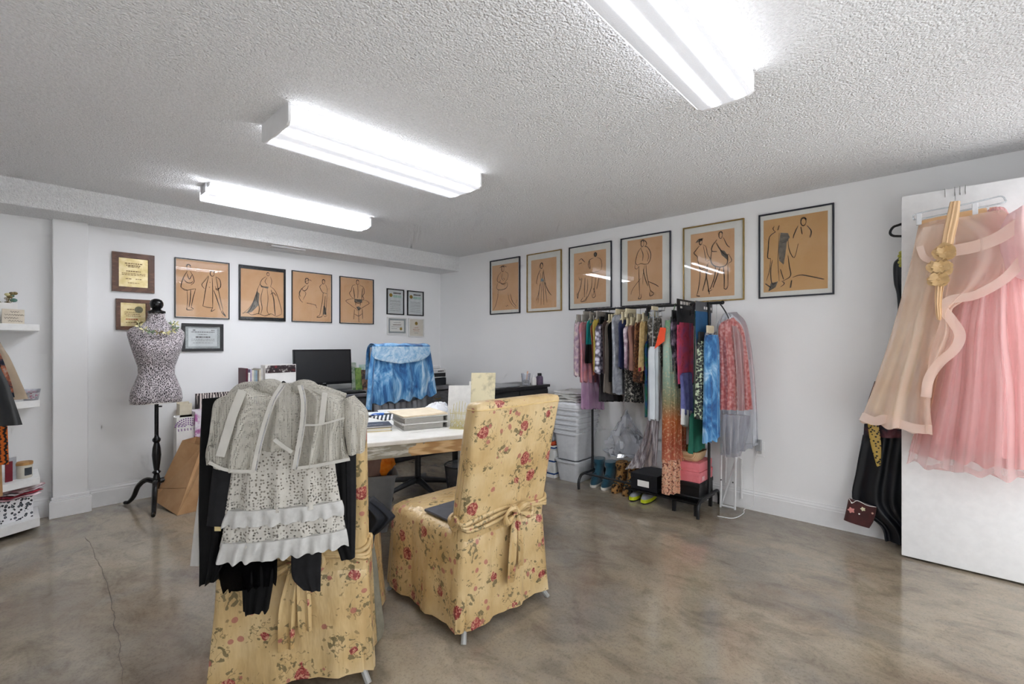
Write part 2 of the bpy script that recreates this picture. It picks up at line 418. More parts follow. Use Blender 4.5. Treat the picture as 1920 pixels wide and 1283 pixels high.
# air vent in the soffit underside
r = thing('air_vent', 'small white ceiling vent in the soffit underside', 'vent', (1.86, 4.70, SOF_Z-.012))
m = MB().box(-.16, .16, -.06, -.045, 0, .012).box(-.16, .16, .045, .06, 0, .012).box(-.16, -.145, -.045, .045, 0, .012).box(.145, .16, -.045, .045, 0, .012)
m.build('frame', WHITE, r, smooth=False, local=True)
MB().box(-.145, .145, -.045, .045, .009, .012).build('duct', mat('vent_dark', '55565a', '66676a', rough=.7), r, smooth=False, local=True)
for k in range(6):
    MB().cbox((0, -.036+k*.0145, .006), (.288, .011, .0015), rx=.5).build('slat', WHITE, r, smooth=False, local=True)

# ------------------------------------------------------------------ framed drawings
def arc(cx, cy, rx, ry, a0, a1, n=7):
    return [(cx+rx*math.cos(math.radians(a0+(a1-a0)*k/(n-1))), cy+ry*math.sin(math.radians(a0+(a1-a0)*k/(n-1)))) for k in range(n)]
def head(x, y, r): return [arc(x, y, r*.8, r, 0, 360, 12), arc(x, y+r*.3, r*.9, r*.8, 10, 170, 6), arc(x, y+r*.45, r*.75, r*.55, 0, 180, 6)]
DRAW = {
 'two_men': head(.23, .87, .045)+head(.68, .80, .05)+[
   [(.2,.8),(.13,.68),(.09,.55),(.1,.5),(.2,.47)], [(.26,.8),(.31,.72),(.33,.62),(.27,.56)], [(.13,.66),(.2,.6),(.28,.6),(.3,.63)], [(.2,.76),(.24,.66),(.29,.74)],
   [(.1,.5),(.17,.46),(.3,.49),(.36,.5)], [(.2,.46),(.21,.3),(.2,.17)], [(.27,.47),(.26,.3),(.24,.17)], [(.36,.5),(.31,.33),(.28,.18)], [(.19,.16),(.2,.12),(.3,.12)], [(.27,.17),(.32,.14)],
   [(.61,.75),(.54,.66),(.48,.58),(.53,.51)], [(.75,.75),(.83,.7),(.85,.6),(.82,.54),(.74,.52)], [(.61,.74),(.56,.55),(.5,.2)], [(.5,.2),(.6,.18),(.69,.18)], [(.68,.73),(.69,.5),(.69,.18)], [(.75,.74),(.79,.56),(.84,.34),(.89,.15)], [(.71,.5),(.78,.33),(.85,.14)],
   [(.69,.18),(.66,.11),(.74,.15)], [(.86,.13),(.88,.09),(.95,.03),(.91,.09),(.88,.14)], [(.63,.64),(.64,.63)], [(.62,.55),(.63,.54)], [(.74,.57),(.78,.5),(.84,.56)]],
 'gown': head(.62, .93, .035)+[
   [(.58,.88),(.48,.8),(.44,.7),(.5,.66),(.62,.66)], [(.68,.88),(.71,.78),(.68,.66)], [(.6,.86),(.55,.77),(.6,.7)], [(.44,.72),(.38,.6),(.33,.42),(.2,.2),(.04,.06)], [(.68,.67),(.78,.6),(.86,.45),(.94,.2),(.95,.08)],
   [(.38,.6),(.36,.4),(.42,.2),(.4,.06)], [(.5,.62),(.45,.4),(.48,.2),(.45,.07)], [(.6,.62),(.62,.4),(.6,.15),(.66,.05)], [(.7,.6),(.76,.4),(.78,.2),(.8,.05)], [(.04,.06),(.14,.09),(.24,.04),(.4,.07),(.55,.03),(.7,.08),(.82,.03),(.95,.08)], [(.68,.5),(.75,.54),(.82,.48)], [(.3,.35),(.24,.2),(.16,.08)]],
 'two_boys': head(.36, .83, .055)+head(.8, .85, .045)+[
   [(.3,.8),(.42,.86),(.48,.84)], [(.33,.74),(.24,.67),(.17,.58),(.2,.5)], [(.4,.74),(.36,.66),(.28,.62),(.24,.66)], [(.2,.62),(.16,.5),(.2,.42),(.26,.38)], [(.3,.62),(.33,.56),(.26,.44)], [(.35,.38),(.5,.36),(.6,.34)], [(.58,.36),(.62,.28)],
   [(.76,.8),(.7,.74),(.74,.66),(.8,.6)], [(.85,.8),(.9,.7),(.89,.6)], [(.78,.62),(.9,.6)], [(.79,.6),(.76,.4),(.7,.14)], [(.9,.6),(.88,.4),(.86,.14)], [(.84,.55),(.82,.35),(.78,.14)], [(.7,.14),(.62,.09),(.74,.1),(.77,.14)], [(.79,.14),(.84,.11),(.9,.14)], [(.82,.36),(.84,.2),(.86,.15)]],
 'stool': head(.52, .92, .05)+[
   [(.45,.86),(.36,.83),(.32,.72),(.27,.66),(.33,.58),(.4,.55)], [(.6,.86),(.7,.82),(.73,.7),(.68,.62),(.72,.56),(.66,.52)], [(.52,.86),(.53,.7),(.52,.56)], [(.38,.8),(.41,.66),(.42,.54)], [(.68,.8),(.66,.66),(.65,.54)], [(.42,.54),(.54,.52),(.66,.54)],
   [(.4,.55),(.24,.52),(.16,.48),(.26,.42),(.42,.34),(.58,.28)], [(.66,.53),(.8,.52),(.88,.46),(.76,.4),(.6,.32),(.48,.28)], [(.42,.48),(.54,.45),(.66,.48)], [(.5,.36),(.56,.31),(.62,.36)], [(.42,.3),(.4,.08)], [(.54,.28),(.56,.02)], [(.66,.32),(.68,.1)], [(.42,.2),(.55,.16),(.67,.22)], [(.44,.5),(.46,.4)], [(.62,.5),(.6,.4)]],
 'hat_lady': head(.42, .9, .06)+[
   [(.3,.94),(.42,.97),(.56,.94)], [(.36,.84),(.24,.76),(.2,.66),(.3,.6)], [(.5,.84),(.62,.78),(.6,.68),(.5,.6)], [(.4,.8),(.38,.7),(.45,.64)], [(.3,.62),(.42,.57),(.56,.6)], [(.22,.6),(.18,.5),(.28,.45),(.5,.46),(.6,.52),(.58,.6)], [(.28,.62),(.34,.66)], [(.44,.7),(.5,.66)],
   [(.24,.45),(.22,.3),(.14,.12),(.05,.02)], [(.62,.36),(.66,.22),(.78,.1),(.9,.03)], [(.7,.34),(.78,.18),(.92,.06)], [(.92,.14),(.96,.2)], [(.52,.1),(.56,.07),(.6,.1),(.64,.07)]],
 'long_dress': head(.42, .86, .055)+[
   [(.34,.82),(.38,.9),(.46,.92),(.5,.84)], [(.38,.78),(.3,.7),(.24,.58),(.22,.52)], [(.5,.78),(.52,.66),(.54,.58),(.58,.5)], [(.36,.72),(.4,.6)], [(.48,.74),(.46,.6)], [(.4,.6),(.34,.4),(.28,.1)], [(.44,.58),(.42,.35),(.4,.06)], [(.47,.58),(.5,.35),(.52,.06)], [(.5,.58),(.58,.36),(.64,.1)], [(.54,.52),(.66,.36),(.8,.24)], [(.38,.5),(.3,.3),(.22,.16)], [(.22,.52),(.24,.5)], [(.56,.5),(.58,.47),(.6,.5)]],
 'two_backs': head(.68, .92, .04)+[
   [(.62,.86),(.5,.83),(.46,.74),(.5,.66)], [(.74,.86),(.84,.82),(.88,.7),(.84,.6)], [(.5,.82),(.52,.66)], [(.16,.84),(.24,.88),(.3,.84),(.36,.8)], [(.16,.78),(.26,.8)], [(.5,.6),(.62,.58),(.8,.6)], [(.16,.52),(.2,.46),(.24,.5)], [(.26,.5),(.2,.3),(.1,.16)], [(.36,.5),(.34,.3),(.34,.12)], [(.44,.46),(.44,.3),(.4,.16)], [(.58,.5),(.56,.3),(.44,.12),(.3,.04)], [(.7,.5),(.66,.3),(.62,.14)], [(.8,.5),(.72,.26)], [(.1,.22),(.12,.1),(.16,.24)], [(.3,.12),(.22,.04),(.38,.05),(.4,.14)], [(.58,.18),(.6,.1),(.68,.12),(.66,.2)], [(.62,.28),(.66,.2)]],
 'short_jacket': head(.44, .92, .05)+[
   [(.36,.95),(.46,.98),(.56,.92),(.52,.86)], [(.42,.86),(.32,.8),(.26,.7),(.24,.62),(.3,.58)], [(.5,.87),(.6,.84),(.68,.74),(.66,.64),(.6,.58)], [(.4,.84),(.46,.74),(.44,.64)], [(.3,.58),(.4,.6),(.5,.58),(.6,.58)], [(.24,.62),(.22,.54),(.28,.52),(.34,.56)], [(.56,.8),(.62,.7),(.58,.62)], [(.34,.56),(.34,.4),(.35,.22),(.36,.08)], [(.5,.56),(.46,.4),(.45,.26)], [(.54,.56),(.56,.42),(.62,.26),(.68,.12)], [(.46,.5),(.52,.34),(.6,.22)], [(.36,.08),(.32,.03),(.4,.04),(.4,.1)], [(.64,.12),(.66,.06),(.76,.09),(.68,.15)], [(.4,.36),(.3,.3),(.14,.18),(.1,.1)], [(.6,.3),(.8,.24),(.9,.2)]],
 'beret_pair': head(.24, .86, .04)+head(.7, .92, .05)+[
   [(.12,.86),(.2,.91),(.3,.9)], [(.2,.8),(.12,.74),(.08,.7),(.16,.64),(.16,.6)], [(.28,.82),(.36,.78),(.4,.66),(.46,.58),(.38,.55)], [(.3,.8),(.34,.66),(.36,.56)], [(.16,.62),(.2,.5),(.24,.44),(.36,.46),(.42,.52)], [(.22,.46),(.22,.3),(.18,.12),(.14,.03)], [(.4,.48),(.36,.3),(.28,.1)], [(.34,.44),(.4,.2),(.44,.04)], [(.14,.03),(.22,.02)],
   [(.62,.86),(.52,.78),(.5,.7),(.62,.68)], [(.76,.88),(.84,.76),(.9,.72)], [(.6,.82),(.68,.72),(.8,.62),(.88,.62)], [(.5,.7),(.48,.56),(.54,.48),(.7,.44),(.84,.48),(.86,.62)], [(.88,.62),(.94,.52),(.86,.48)], [(.58,.46),(.56,.3),(.46,.12)], [(.68,.44),(.6,.28),(.52,.14)], [(.76,.45),(.78,.3),(.78,.12)], [(.86,.48),(.86,.3),(.86,.14)], [(.42,.12),(.42,.08),(.5,.11)], [(.76,.12),(.82,.1),(.86,.15)]],
 'scarf_coat': head(.64, .9, .05)+[
   [(.18,.9),(.16,.86),(.2,.82)], [(.26,.9),(.24,.84)], [(.2,.82),(.1,.76),(.08,.6),(.07,.48),(.12,.46)], [(.12,.46),(.1,.3),(.05,.16)], [(.15,.44),(.12,.3),(.14,.12),(.22,.12)], [(.26,.8),(.25,.6),(.24,.4),(.26,.14)], [(.4,.72),(.42,.55),(.5,.44),(.56,.62)], [(.4,.48),(.42,.34),(.44,.2),(.32,.14)], [(.28,.3),(.33,.16)], [(.03,.12),(.12,.06)], [(.28,.06),(.34,.1),(.3,.14)], [(.56,.86),(.5,.76),(.48,.7)], [(.7,.84),(.76,.76),(.74,.68)], [(.6,.84),(.62,.74)], [(.48,.18),(.6,.2),(.75,.17),(.95,.12)], [(.46,.14),(.44,.04)]]}
WASH = {   # grey or blue wash patches: closed outlines
 'gown': [[(.44,.7),(.5,.66),(.64,.66),(.62,.62),(.46,.64)], [(.36,.55),(.42,.5),(.4,.25),(.24,.1),(.12,.07),(.24,.24)]],
 'scarf_coat': [[(.28,.8),(.4,.78),(.43,.72),(.38,.66),(.36,.5),(.33,.36),(.26,.42),(.25,.6)], [(.12,.12),(.24,.14),(.2,.06),(.08,.01)]],
 'long_dress': [[(.4,.6),(.5,.6),(.5,.54),(.4,.54)]], 'beret_pair': [[(.68,.7),(.78,.68),(.86,.6),(.84,.54),(.72,.62)], [(.12,.86),(.2,.91),(.3,.92),(.24,.87)]],
 'stool': [[(.42,.54),(.66,.54),(.66,.47),(.42,.47)], [(.47,.36),(.56,.38),(.62,.34),(.56,.28)]], 'two_boys': [[(.8,.34),(.86,.3),(.88,.16),(.78,.15)]],
 'two_backs': [arc(.68, .92, .05, .035, 0, 360, 9)]}
WASH_G = mat('grey_ink_wash', '5b5651', '857b70', rough=.9, scale=30)
WASH_B = mat('blue_ink_wash', '7f95a5', '9aa9b0', rough=.9, scale=30)

def picture(name, label, cat, o, ax, nrm, wd, ht, fmat, fw, mats, key=None, paper=KRAFT, lines=None, depth=.018, group=None, border=None):
    """o = lower left corner on the wall; ax = direction to the viewer's right; nrm = out of the wall; mats = (l,r,t,b) white margin"""
    o, ax, nrm = Vector(o), Vector(ax), Vector(nrm)
    r = thing(name, label, cat, o+ax*wd/2, math.atan2(ax.y, ax.x), group)
    def q(x, z, d): return o+ax*x+UP*z+nrm*d
    def slab(x0, x1, z0, z1, d0, d1):
        return MB().add([q(x, z, d) for d in (d0, d1) for z in (z0, z1) for x in (x0, x1)], [(0,2,3,1),(4,5,7,6),(0,1,5,4),(2,6,7,3),(0,4,6,2),(1,3,7,5)])
    for a, b, c, d in ((0, wd, 0, fw), (0, wd, ht-fw, ht), (0, fw, fw, ht-fw), (wd-fw, wd, fw, ht-fw)):
        slab(a, b, c, d, .001, depth).build('frame_rail', fmat, r, smooth=False, bevel=.001)
    slab(fw, wd-fw, fw, ht-fw, .001, depth*.35).build('mount_board', border or PAPER, r, smooth=False)
    l, rr, tp, bt = mats
    x0, x1, z0, z1 = fw+l, wd-fw-rr, fw+bt, ht-fw-tp
    pp = slab(x0, x1, z0, z1, depth*.35, depth*.35+.0008).build('drawing_sheet', paper, r, smooth=False)
    def pt(p, e=.0012): return q(x0+p[0]*(x1-x0), z0+p[1]*(z1-z0), depth*.35+e)
    if key:
        m = MB(); rnd = random.Random(len(key)*7)
        for st in DRAW[key]:
            sp = smooth_pts([pt(p) for p in st], 4); k = len(sp); w0 = rnd.uniform(.003, .0055)
            m.strip(sp, [w0*(.45+.9*math.sin(math.pi*(i+.6)/(k+.4))) for i in range(k)], nrm, .0004)
            if rnd.random() < .45:      # restated line, as in quick charcoal sketching
                off = ax*rnd.uniform(-.006, .006)+UP*rnd.uniform(-.004, .004)
                m.strip([p+off for p in sp], w0*.4, nrm, .0003)
        m.build('ink_line', INK, pp)
        for poly in WASH.get(key, []):
            ps = [pt(p, .0009) for p in poly]
            MB().add(ps+[p+nrm*.0003 for p in ps], [tuple(range(len(ps))), tuple(range(len(ps), 2*len(ps)))]).build('ink_wash', WASH_B if key == 'long_dress' else WASH_G, pp, smooth=False)
    if lines:
        for li, (x, z, w_, h_, mt) in enumerate(lines):
            if isinstance(x, str):      # seal
                c = pt((z, w_), .0012); n = 18
                ring = [c+ax*h_*math.cos(2*math.pi*k/n)+UP*h_*math.sin(2*math.pi*k/n) for k in range(n)]
                MB().add(ring+[p+nrm*.001 for p in ring], [tuple(range(n)), tuple(range(n, 2*n))]+[(k, (k+1) % n, n+(k+1) % n, n+k) for k in range(n)]).build('seal', mt, pp, smooth=False)
            else:
                m = MB(); rnd = random.Random(li); a = x-w_/2
                while a < x+w_/2:        # words as short print marks
                    b_ = min(a+rnd.uniform(.03, .1), x+w_/2); P = [pt((a, z)), pt((b_, z))]
                    m.strip(P, h_, nrm, .0003); a = b_+.018
                m.build('print_line', mt, pp, smooth=False)
    if fmat is not WOODP: slab(fw, wd-fw, fw, ht-fw, depth*.62, depth*.62+.002).build('glass', GLASS, r, smooth=False)
    return r
WOODP = mat('walnut_plaque', '5f4030', '6f4c38', rough=.35, kind='wave', scale=3, stretch=(1, 8, 8), bump=.05)
FBLK = mat('black_frame', '17171a', '222226', rough=.3, scale=20)
FNAVY = mat('dark_navy_frame', '23242e', '2c2d38', rough=.3, scale=20)
FGOLD = mat('brass_frame', 'a58a55', '927743', rough=.35, metal=.6, scale=30)
FWHT = mat('white_frame', 'e9e8e6', 'dfdedb', rough=.4)
BRASS = mat('brass_plate', 'c9ad6e', 'b3944f', rough=.3, metal=.45, scale=14, cols=[(.3, 'ded2ae'), (.5, 'cdbb8c'), (.7, 'b8a26c')])
BROWNINK = mat('brown_print', '5d4426', '6b5030', rough=.7)
GREYINK = mat('grey_print', '6d6d70', '7b7b7e', rough=.8)
SEAL = mat('gold_seal', 'b2923f', '8e7230', rough=.4, metal=.5)
DARKSEAL = mat('dark_seal', '5f5c48', '757158', rough=.5, metal=.3)
REDINK = mat('red_print', 'a5512b', 'b2613a', rough=.8)
GREENCARD = mat('mint_print', 'a9cbbf', '9cc0b4', rough=.8)
AXB, NB = (1, 0, 0), (0, -1, 0); AXR, NR = (0, -1, 0), (-1, 0, 0)
BW = YW-.001; RW = XR-.001
FB = 'framed drawings on the back wall'; FRW = 'framed drawings on the right wall'
picture('framed_drawing', 'black framed drawing of two men, one in a long coat', 'picture', (1.008, BW, 1.532), AXB, NB, .428, .53, FBLK, .007, (.004, .004, .004, .004), 'two_men', group=FB)
picture('framed_drawing', 'drawing of a woman in a wide gown with black mount above and below', 'picture', (1.516, BW, 1.53), AXB, NB, .432, .532, FBLK, .012, (.006, .006, .022, .022), 'gown', group=FB, border=FBLK)
picture('framed_drawing', 'thin black framed drawing of two boys, one bending, one standing', 'picture', (2.01, BW, 1.531), AXB, NB, .432, .532, FBLK, .007, (.003, .003, .003, .003), 'two_boys', group=FB)
picture('framed_drawing', 'black framed drawing of a figure cross-legged on a stool', 'picture', (2.532, BW, 1.53), AXB, NB, .425, .53, FBLK, .008, (.003, .003, .003, .003), 'stool', group=FB)
lines = [(.5, .82, .6, .008, BROWNINK), (.5, .75, .5, .009, BROWNINK), (.5, .7, .4, .006, BROWNINK), (.5, .55, .5, .008, BROWNINK), (.5, .47, .8, .005, BROWNINK), (.5, .42, .8, .005, BROWNINK), (.33, .28, .2, .006, BROWNINK), (.67, .28, .2, .006, BROWNINK), (.5, .14, .4, .005, BROWNINK)]
picture('wall_plaque', 'larger walnut plaque with crumpled gold plate, above the other plaque', 'plaque', (.588, BW, 1.73), AXB, NB, .277, .322, WOODP, .042, (.001, .001, .001, .001), paper=BRASS, lines=lines, depth=.02, border=WOODP)
lines = [(.45, .72, .4, .008, BROWNINK), (.5, .6, .7, .005, BROWNINK), (.45, .52, .6, .005, BROWNINK), (.5, .44, .6, .005, BROWNINK), (.45, .3, .5, .011, REDINK), (.5, .16, .6, .005, BROWNINK), ('seal', .72, .72, .028, DARKSEAL)]
picture('wall_plaque', 'smaller walnut plaque with gold plate, half behind the dress form', 'plaque', (.612, BW, 1.415), AXB, NB, .225, .256, WOODP, .03, (.001, .001, .001, .001), paper=BRASS, lines=lines, depth=.02, border=WOODP)
CERT = mat('certificate_grey', 'dcdfe1', 'd0d4d7', rough=.8)
GUIL = mat('guilloche_border', '8f9598', 'b5babc', rough=.8, kind='cells', scale=160, lo=.02, hi=.2)
lines = [(.5, .8, .8, .007, GREYINK), (.5, .66, .3, .005, GREYINK), (.5, .52, .5, .009, INK), (.5, .4, .8, .004, GREYINK), (.5, .32, .8, .004, GREYINK), (.5, .2, .7, .004, GREYINK), (.2, .9, .1, .012, GREYINK), (.85, .9, .12, .006, INK)]
picture('framed_certificate', 'black framed grey certificate in landscape format beside the dress form', 'certificate', (1.06, BW, 1.232), AXB, NB, .325, .252, FBLK, .026, (.024, .024, .018, .018), paper=CERT, lines=lines, border=GUIL)
lines = [(.62, .88, .5, .016, INK), (.62, .74, .55, .03, GREENCARD), ('seal', .2, .78, .023, SEAL)]+[(.5, z, .7, .004, GREYINK) for z in (.55, .5, .42, .36, .28, .2, .12)]
picture('framed_certificate', 'black framed licence with gold seal, above the white framed certificate', 'certificate', (3.135, BW, 1.66), AXB, NB, .247, .315, FBLK, .012, (.004, .004, .004, .004), paper=CERT, lines=lines)
picture('framed_certificate', 'black framed licence with gold seal, nearest the corner', 'certificate', (3.43, BW, 1.66), AXB, NB, .252, .315, FBLK, .012, (.004, .004, .004, .004), paper=CERT, lines=lines)
lines = [(.5, .8, .5, .005, GREYINK), (.5, .6, .6, .008, BROWNINK), (.5, .42, .8, .004, GREYINK), (.3, .25, .4, .004, GREYINK), ('seal', .78, .25, .018, SEAL)]
picture('framed_certificate', 'white framed certificate with grey border, bottom left of its four', 'certificate', (3.14, BW, 1.415), AXB, NB, .285, .213, FWHT, .016, (.026, .026, .022, .022), paper=PAPER, lines=lines, border=GUIL)
lines = [('seal', .5, .76, .022, SEAL), (.5, .5, .3, .005, REDINK), (.5, .4, .5, .005, REDINK), (.5, .3, .4, .005, REDINK), (.5, .18, .3, .005, GREYINK)]
picture('framed_certificate', 'white framed upright certificate with gold seal, bottom right of its four', 'certificate', (3.452, BW, 1.388), AXB, NB, .236, .238, FWHT, .012, (.003, .003, .003, .003), paper=mat('ivory_card', 'e6ded4', 'dfd6ca', rough=.8), lines=lines)
ZB, ZT = 1.65, 2.296
KR2 = mat('drawing_tan_paper', 'cf9f66', 'c4925a', rough=.85, cols=[(.3, 'd9ae7c'), (.6, 'd0a26c'), (.8, 'c69560')], scale=4)
for lab, ya, yb, fm, fw, mm, key, pp in (
    ('dark framed drawing of a lady in a hat, nearest the corner', 3.998, 3.517, FNAVY, .012, (.02, .016, .05, .035), 'hat_lady', KRAFT),
    ('brass framed drawing of a lady in a long pale dress', 3.413, 2.933, FGOLD, .010, (.05, .06, .06, .03), 'long_dress', KRAFT),
    ('dark framed drawing of two figures seen from behind', 2.837, 2.335, FNAVY, .010, (.05, .055, .06, .05), 'two_backs', KRAFT),
    ('dark framed drawing of a woman in a short jacket, above the hanging clothes', 2.237, 1.745, FNAVY, .010, (.06, .07, .02, .04), 'short_jacket', KRAFT),
    ('brass framed drawing of a pair, one wearing a beret', 1.636, 1.144, FGOLD, .010, (.055, .065, .055, .03), 'beret_pair', KRAFT),
    ('dark framed drawing of a coat with a charcoal scarf, nearest the door', 1.040, .553, FNAVY, .011, (.022, .028, .035, .035), 'scarf_coat', KR2)):
    picture('framed_drawing', lab, 'picture', (RW, ya, ZB), AXR, NR, ya-yb, ZT-ZB, fm, fw, mm, key, paper=pp, group=FRW)
#--PART2--
# ------------------------------------------------------------------ cloth
def loft(L, R, nrm, df=.03, db=.01, folds=0, amp=.0, amp_top=.2, ncol=28, per=5, seed=0, sharp=1.0, thick=True, hem=0.0, back_follow=1.0):
    """garment panel between a left and a right edge curve, swelling towards nrm, with vertical folds; a closed shell"""
    rnd = random.Random(seed); nrm = Vector(nrm).normalized()
    Ls, Rs = smooth_pts(L, per), smooth_pts(R, per); nr = len(Ls)
    ph = [rnd.uniform(0, 6.28) for _ in range(4)]; rows = []
    for i in range(nr):
        t = i/(nr-1); a = amp*(amp_top+(1-amp_top)*t); front = []; back = []
        for j in range(ncol+1):
            s_ = j/ncol; c = math.sin(math.pi*s_)**.55 if 0 < s_ < 1 else 0
            w_ = math.sin(2*math.pi*folds*s_+ph[0]+.7*math.sin(3*t+ph[1]))+.45*math.sin(2*math.pi*folds*1.73*s_+ph[2]+t)+.3*math.sin(2*math.pi*folds*.57*s_+ph[3])
            f = a*w_*sharp
            p = Ls[i]+(Rs[i]-Ls[i])*s_
            if hem and t > .6: p = p-UP*hem*(t-.6)/.4*(.5+.5*math.sin(2*math.pi*folds*1.31*s_+ph[1]))
            front.append(p+nrm*(df*c+f)); back.append(p+nrm*(-db*c+f*back_follow-.0015))
        rows.append(front+list(reversed(back)) if thick else front)
    m = MB()
    return m.loops(rows) if thick else m.grid(rows)
def px_rows(rows, fn):
    return [fn(a, b) for a, b, _, _ in rows], [fn(c, d) for _, _, c, d in rows]
def band(path, wid, nrm, th=.002): return MB().strip(smooth_pts(path, 6), wid, nrm, th)

# ------------------------------------------------------------------ slip-covered chairs
def rrect(hw, y0, y1, z, r, per=5, wob=0, ph=0, k=0):
    pts = []
    for cx, cy, a0 in ((hw-r, y1-r, 0), (-hw+r, y1-r, 90), (-hw+r, y0+r, 180), (hw-r, y0+r, 270)):
        for i in range(per+1):
            a = math.radians(a0+90*i/per); pts.append((cx+r*math.cos(a), cy+r*math.sin(a)))
    out = []          # subdivide long sides evenly
    n = len(pts)
    for i in range(n):
        p, q = Vector(pts[i]), Vector(pts[(i+1) % n]); c = 16 if i % (per+1) == per else 1
        for j in range(c): out.append(p+(q-p)*j/c)
    res = []
    for i, p in enumerate(out):
        d = Vector((p.x, p.y-(y0+y1)/2)); d = d.normalized() if d.length else d
        o = wob*(math.sin(i*.9+ph)+.5*math.sin(i*2.1+ph*2))
        res.append(Vector((p.x+d.x*o, p.y+d.y*o, z)))
    return res
def slip_chair(label, loc, rz, seed):
    r = thing('dining_chair', label, 'chair', loc, rz, 'floral slip-covered chairs at the desk')
    W = .27
    # skirt and seat
    rows = []
    for t in range(11):
        z = .045+.375*t/10; fl_ = .022*(1-t/10)
        rows.append(rrect(W+fl_, -.02-fl_*.6, .60+fl_*.7, z+.0, .035, wob=.011*(1-t/10)+.001, ph=seed))
    rows.append(rrect(W-.004, -.012, .596, .445, .04)); rows.append(rrect(W-.03, .01, .575, .462, .05)); rows.append(rrect(W-.12, .1, .48, .468, .06))
    MB().loops(rows, True, True).build('seat_cover', FLORAL, r, local=True, angle=60)
    # back
    rows = []
    for t in range(15):
        q = t/14; z = .40+.63*q; lean = -.115*q**1.25; th = .105-.012*q
        rows.append(rrect(W-.004+.006*q, -.012+lean, -.012+lean+th, z, .028, wob=.0025*(1-q), ph=seed+1))
    lean = -.118; rows.append(rrect(W-.004, -.006+lean, -.012+lean+.086, 1.044, .03)); rows.append(rrect(W-.04, .012+lean, lean+.06, 1.051, .02))
    bk = MB().loops(rows).build('back_cover', FLORAL, r, local=True, angle=60)
    pp = rrect(W+.001, -.013-.112, -.013-.112+.094, 1.018, .03)
    MB().tube(pp, .0035, 6, True).build('piping', mat('gold_piping', 'dcc18c', 'cfb27a', rough=.5), bk, local=True)
    # sash round the waist with a bow and two tails
    zs = .505
    sash = MB()
    for k in range(3):
        z = zs+.016*(k-1)
        sash.tube([p+Vector((0, 0, .012*math.sin(i*.35+k))) for i, p in enumerate(rrect(W+.004, -.030, .088, z, .03))], .010, 6, True)
    sa = sash.build('waist_sash', FLORAL, r, local=True, angle=80)
    y = -.048; bx = .03
    for sg in (-1, 1):
        lo = [(bx, y, zs), (bx+sg*.04, y-.02, zs+.03), (bx+sg*.085, y-.022, zs+.012), (bx+sg*.075, y-.016, zs-.03), (bx+sg*.03, y-.01, zs-.012), (bx, y, zs)]
        MB().tube(smooth_pts(lo, 5), [.012+.006*math.sin(i*.5) for i in range(26)], 8).build('bow_loop', FLORAL, sa, local=True)
    MB().ball((bx, y-.006, zs), (.02, .016, .02)).build('bow_knot', FLORAL, sa, local=True)
    for dx, ln, wd in ((-.035, .33, .055), (.02, .27, .045)):
        L = [(bx+dx*.3-wd*.3, y, zs-.01), (bx+dx-wd/2, y-.012, zs-ln*.5), (bx+dx*1.2-wd/2, y-.006, zs-ln)]
        R = [(bx+dx*.3+wd*.3, y, zs-.01), (bx+dx+wd/2, y-.012, zs-ln*.5), (bx+dx*1.2+wd/2, y-.006, zs-ln*.97)]
        loft([Vector(p) for p in L], [Vector(p) for p in R], (0, -1, 0), .004, .002, 1.2, .006, 1, 10, 5, seed).build('sash_tail', FLORAL, sa, local=True)
    for sx, sy in ((-1, 0), (1, 0), (-1, 1), (1, 1)):
        x = sx*(W-.01); yy = -.02+sy*.61
        MB().tube([(x*.9, yy+.03*(1-2*sy), .16), (x*.97, yy+.012*(1-2*sy), .045), (x*1.06, yy-.012*(1-2*sy), .0)], .0125, 8).build('leg', mat('grey_white_leg', 'a3a3a0', '979794', rough=.35), r, local=True)
    return r
ANG2 = math.radians(-3)
slip_chair('gold floral slip-covered chair with bare back, a tablet on its seat', (1.617, 1.535, 0), ANG2, 1)
C1 = Vector((.7385, 1.80, 0)); A1 = math.radians(-36)
slip_chair('gold floral slip-covered chair hung with white and black garments', C1, A1, 4)
# tablet and phone on the seat of the bare chair
M2 = Matrix.Translation((1.617, 1.535, 0)) @ Matrix.Rotation(ANG2, 4, 'Z')
SLATE = mat('slate_board', '4d5058', '595c64', rough=.45)
b_ = MB().cbox(M2 @ Vector((-.06, .215, .4775)), (.34, .24, .012), ANG2).build('drawing_board', SLATE, bevel=.002)
tag(b_, 'flat grey slate board lying on the floral chair seat', 'board')
b_ = MB().cbox(M2 @ Vector((.015, .20, .4955)), (.17, .075, .022), ANG2+.1).build('phone_handset', BLACKW, bevel=.006)
tag(b_, 'black handset lying on the grey board', 'handset')

# ------------------------------------------------------------------ garments hung on the near chair
M1 = Matrix.Translation(C1) @ Matrix.Rotation(A1, 4, 'Z')
N1 = (M1.to_3x3() @ Vector((0, -1, 0))).normalized()
def c1(y):
    p = M1 @ Vector((0, y-.03, 0)); return lambda u, v: on_plane(u, v, p, N1)
MESHW = sheer('white_fishnet_mesh', 'bfbbb1', 'cfcbc1', 0.92, 14, .37, 190, transl=.25)
ORGZ = sheer('white_organza_trim', 'd3d0c9', 'dedbd4', .9, 20, transl=.3)
LACE = sheer('white_crochet_lace', 'cbc7be', 'd9d5cd', .98, 30, .36, 105, transl=.2, rnd=.6)
COTN = mat('white_cotton', 'b9b8b5', 'c6c5c2', rough=.85, scale=40)
BLKC = mat('black_cloth', '060607', '0c0c0d', rough=.8, scale=30, spec=.2)
CHARC = mat('charcoal_cloth', '19191b', '212123', rough=.8, scale=30, spec=.2)
BLKT = sheer('black_tulle', '08080a', '101012', .9, 12, transl=.1)
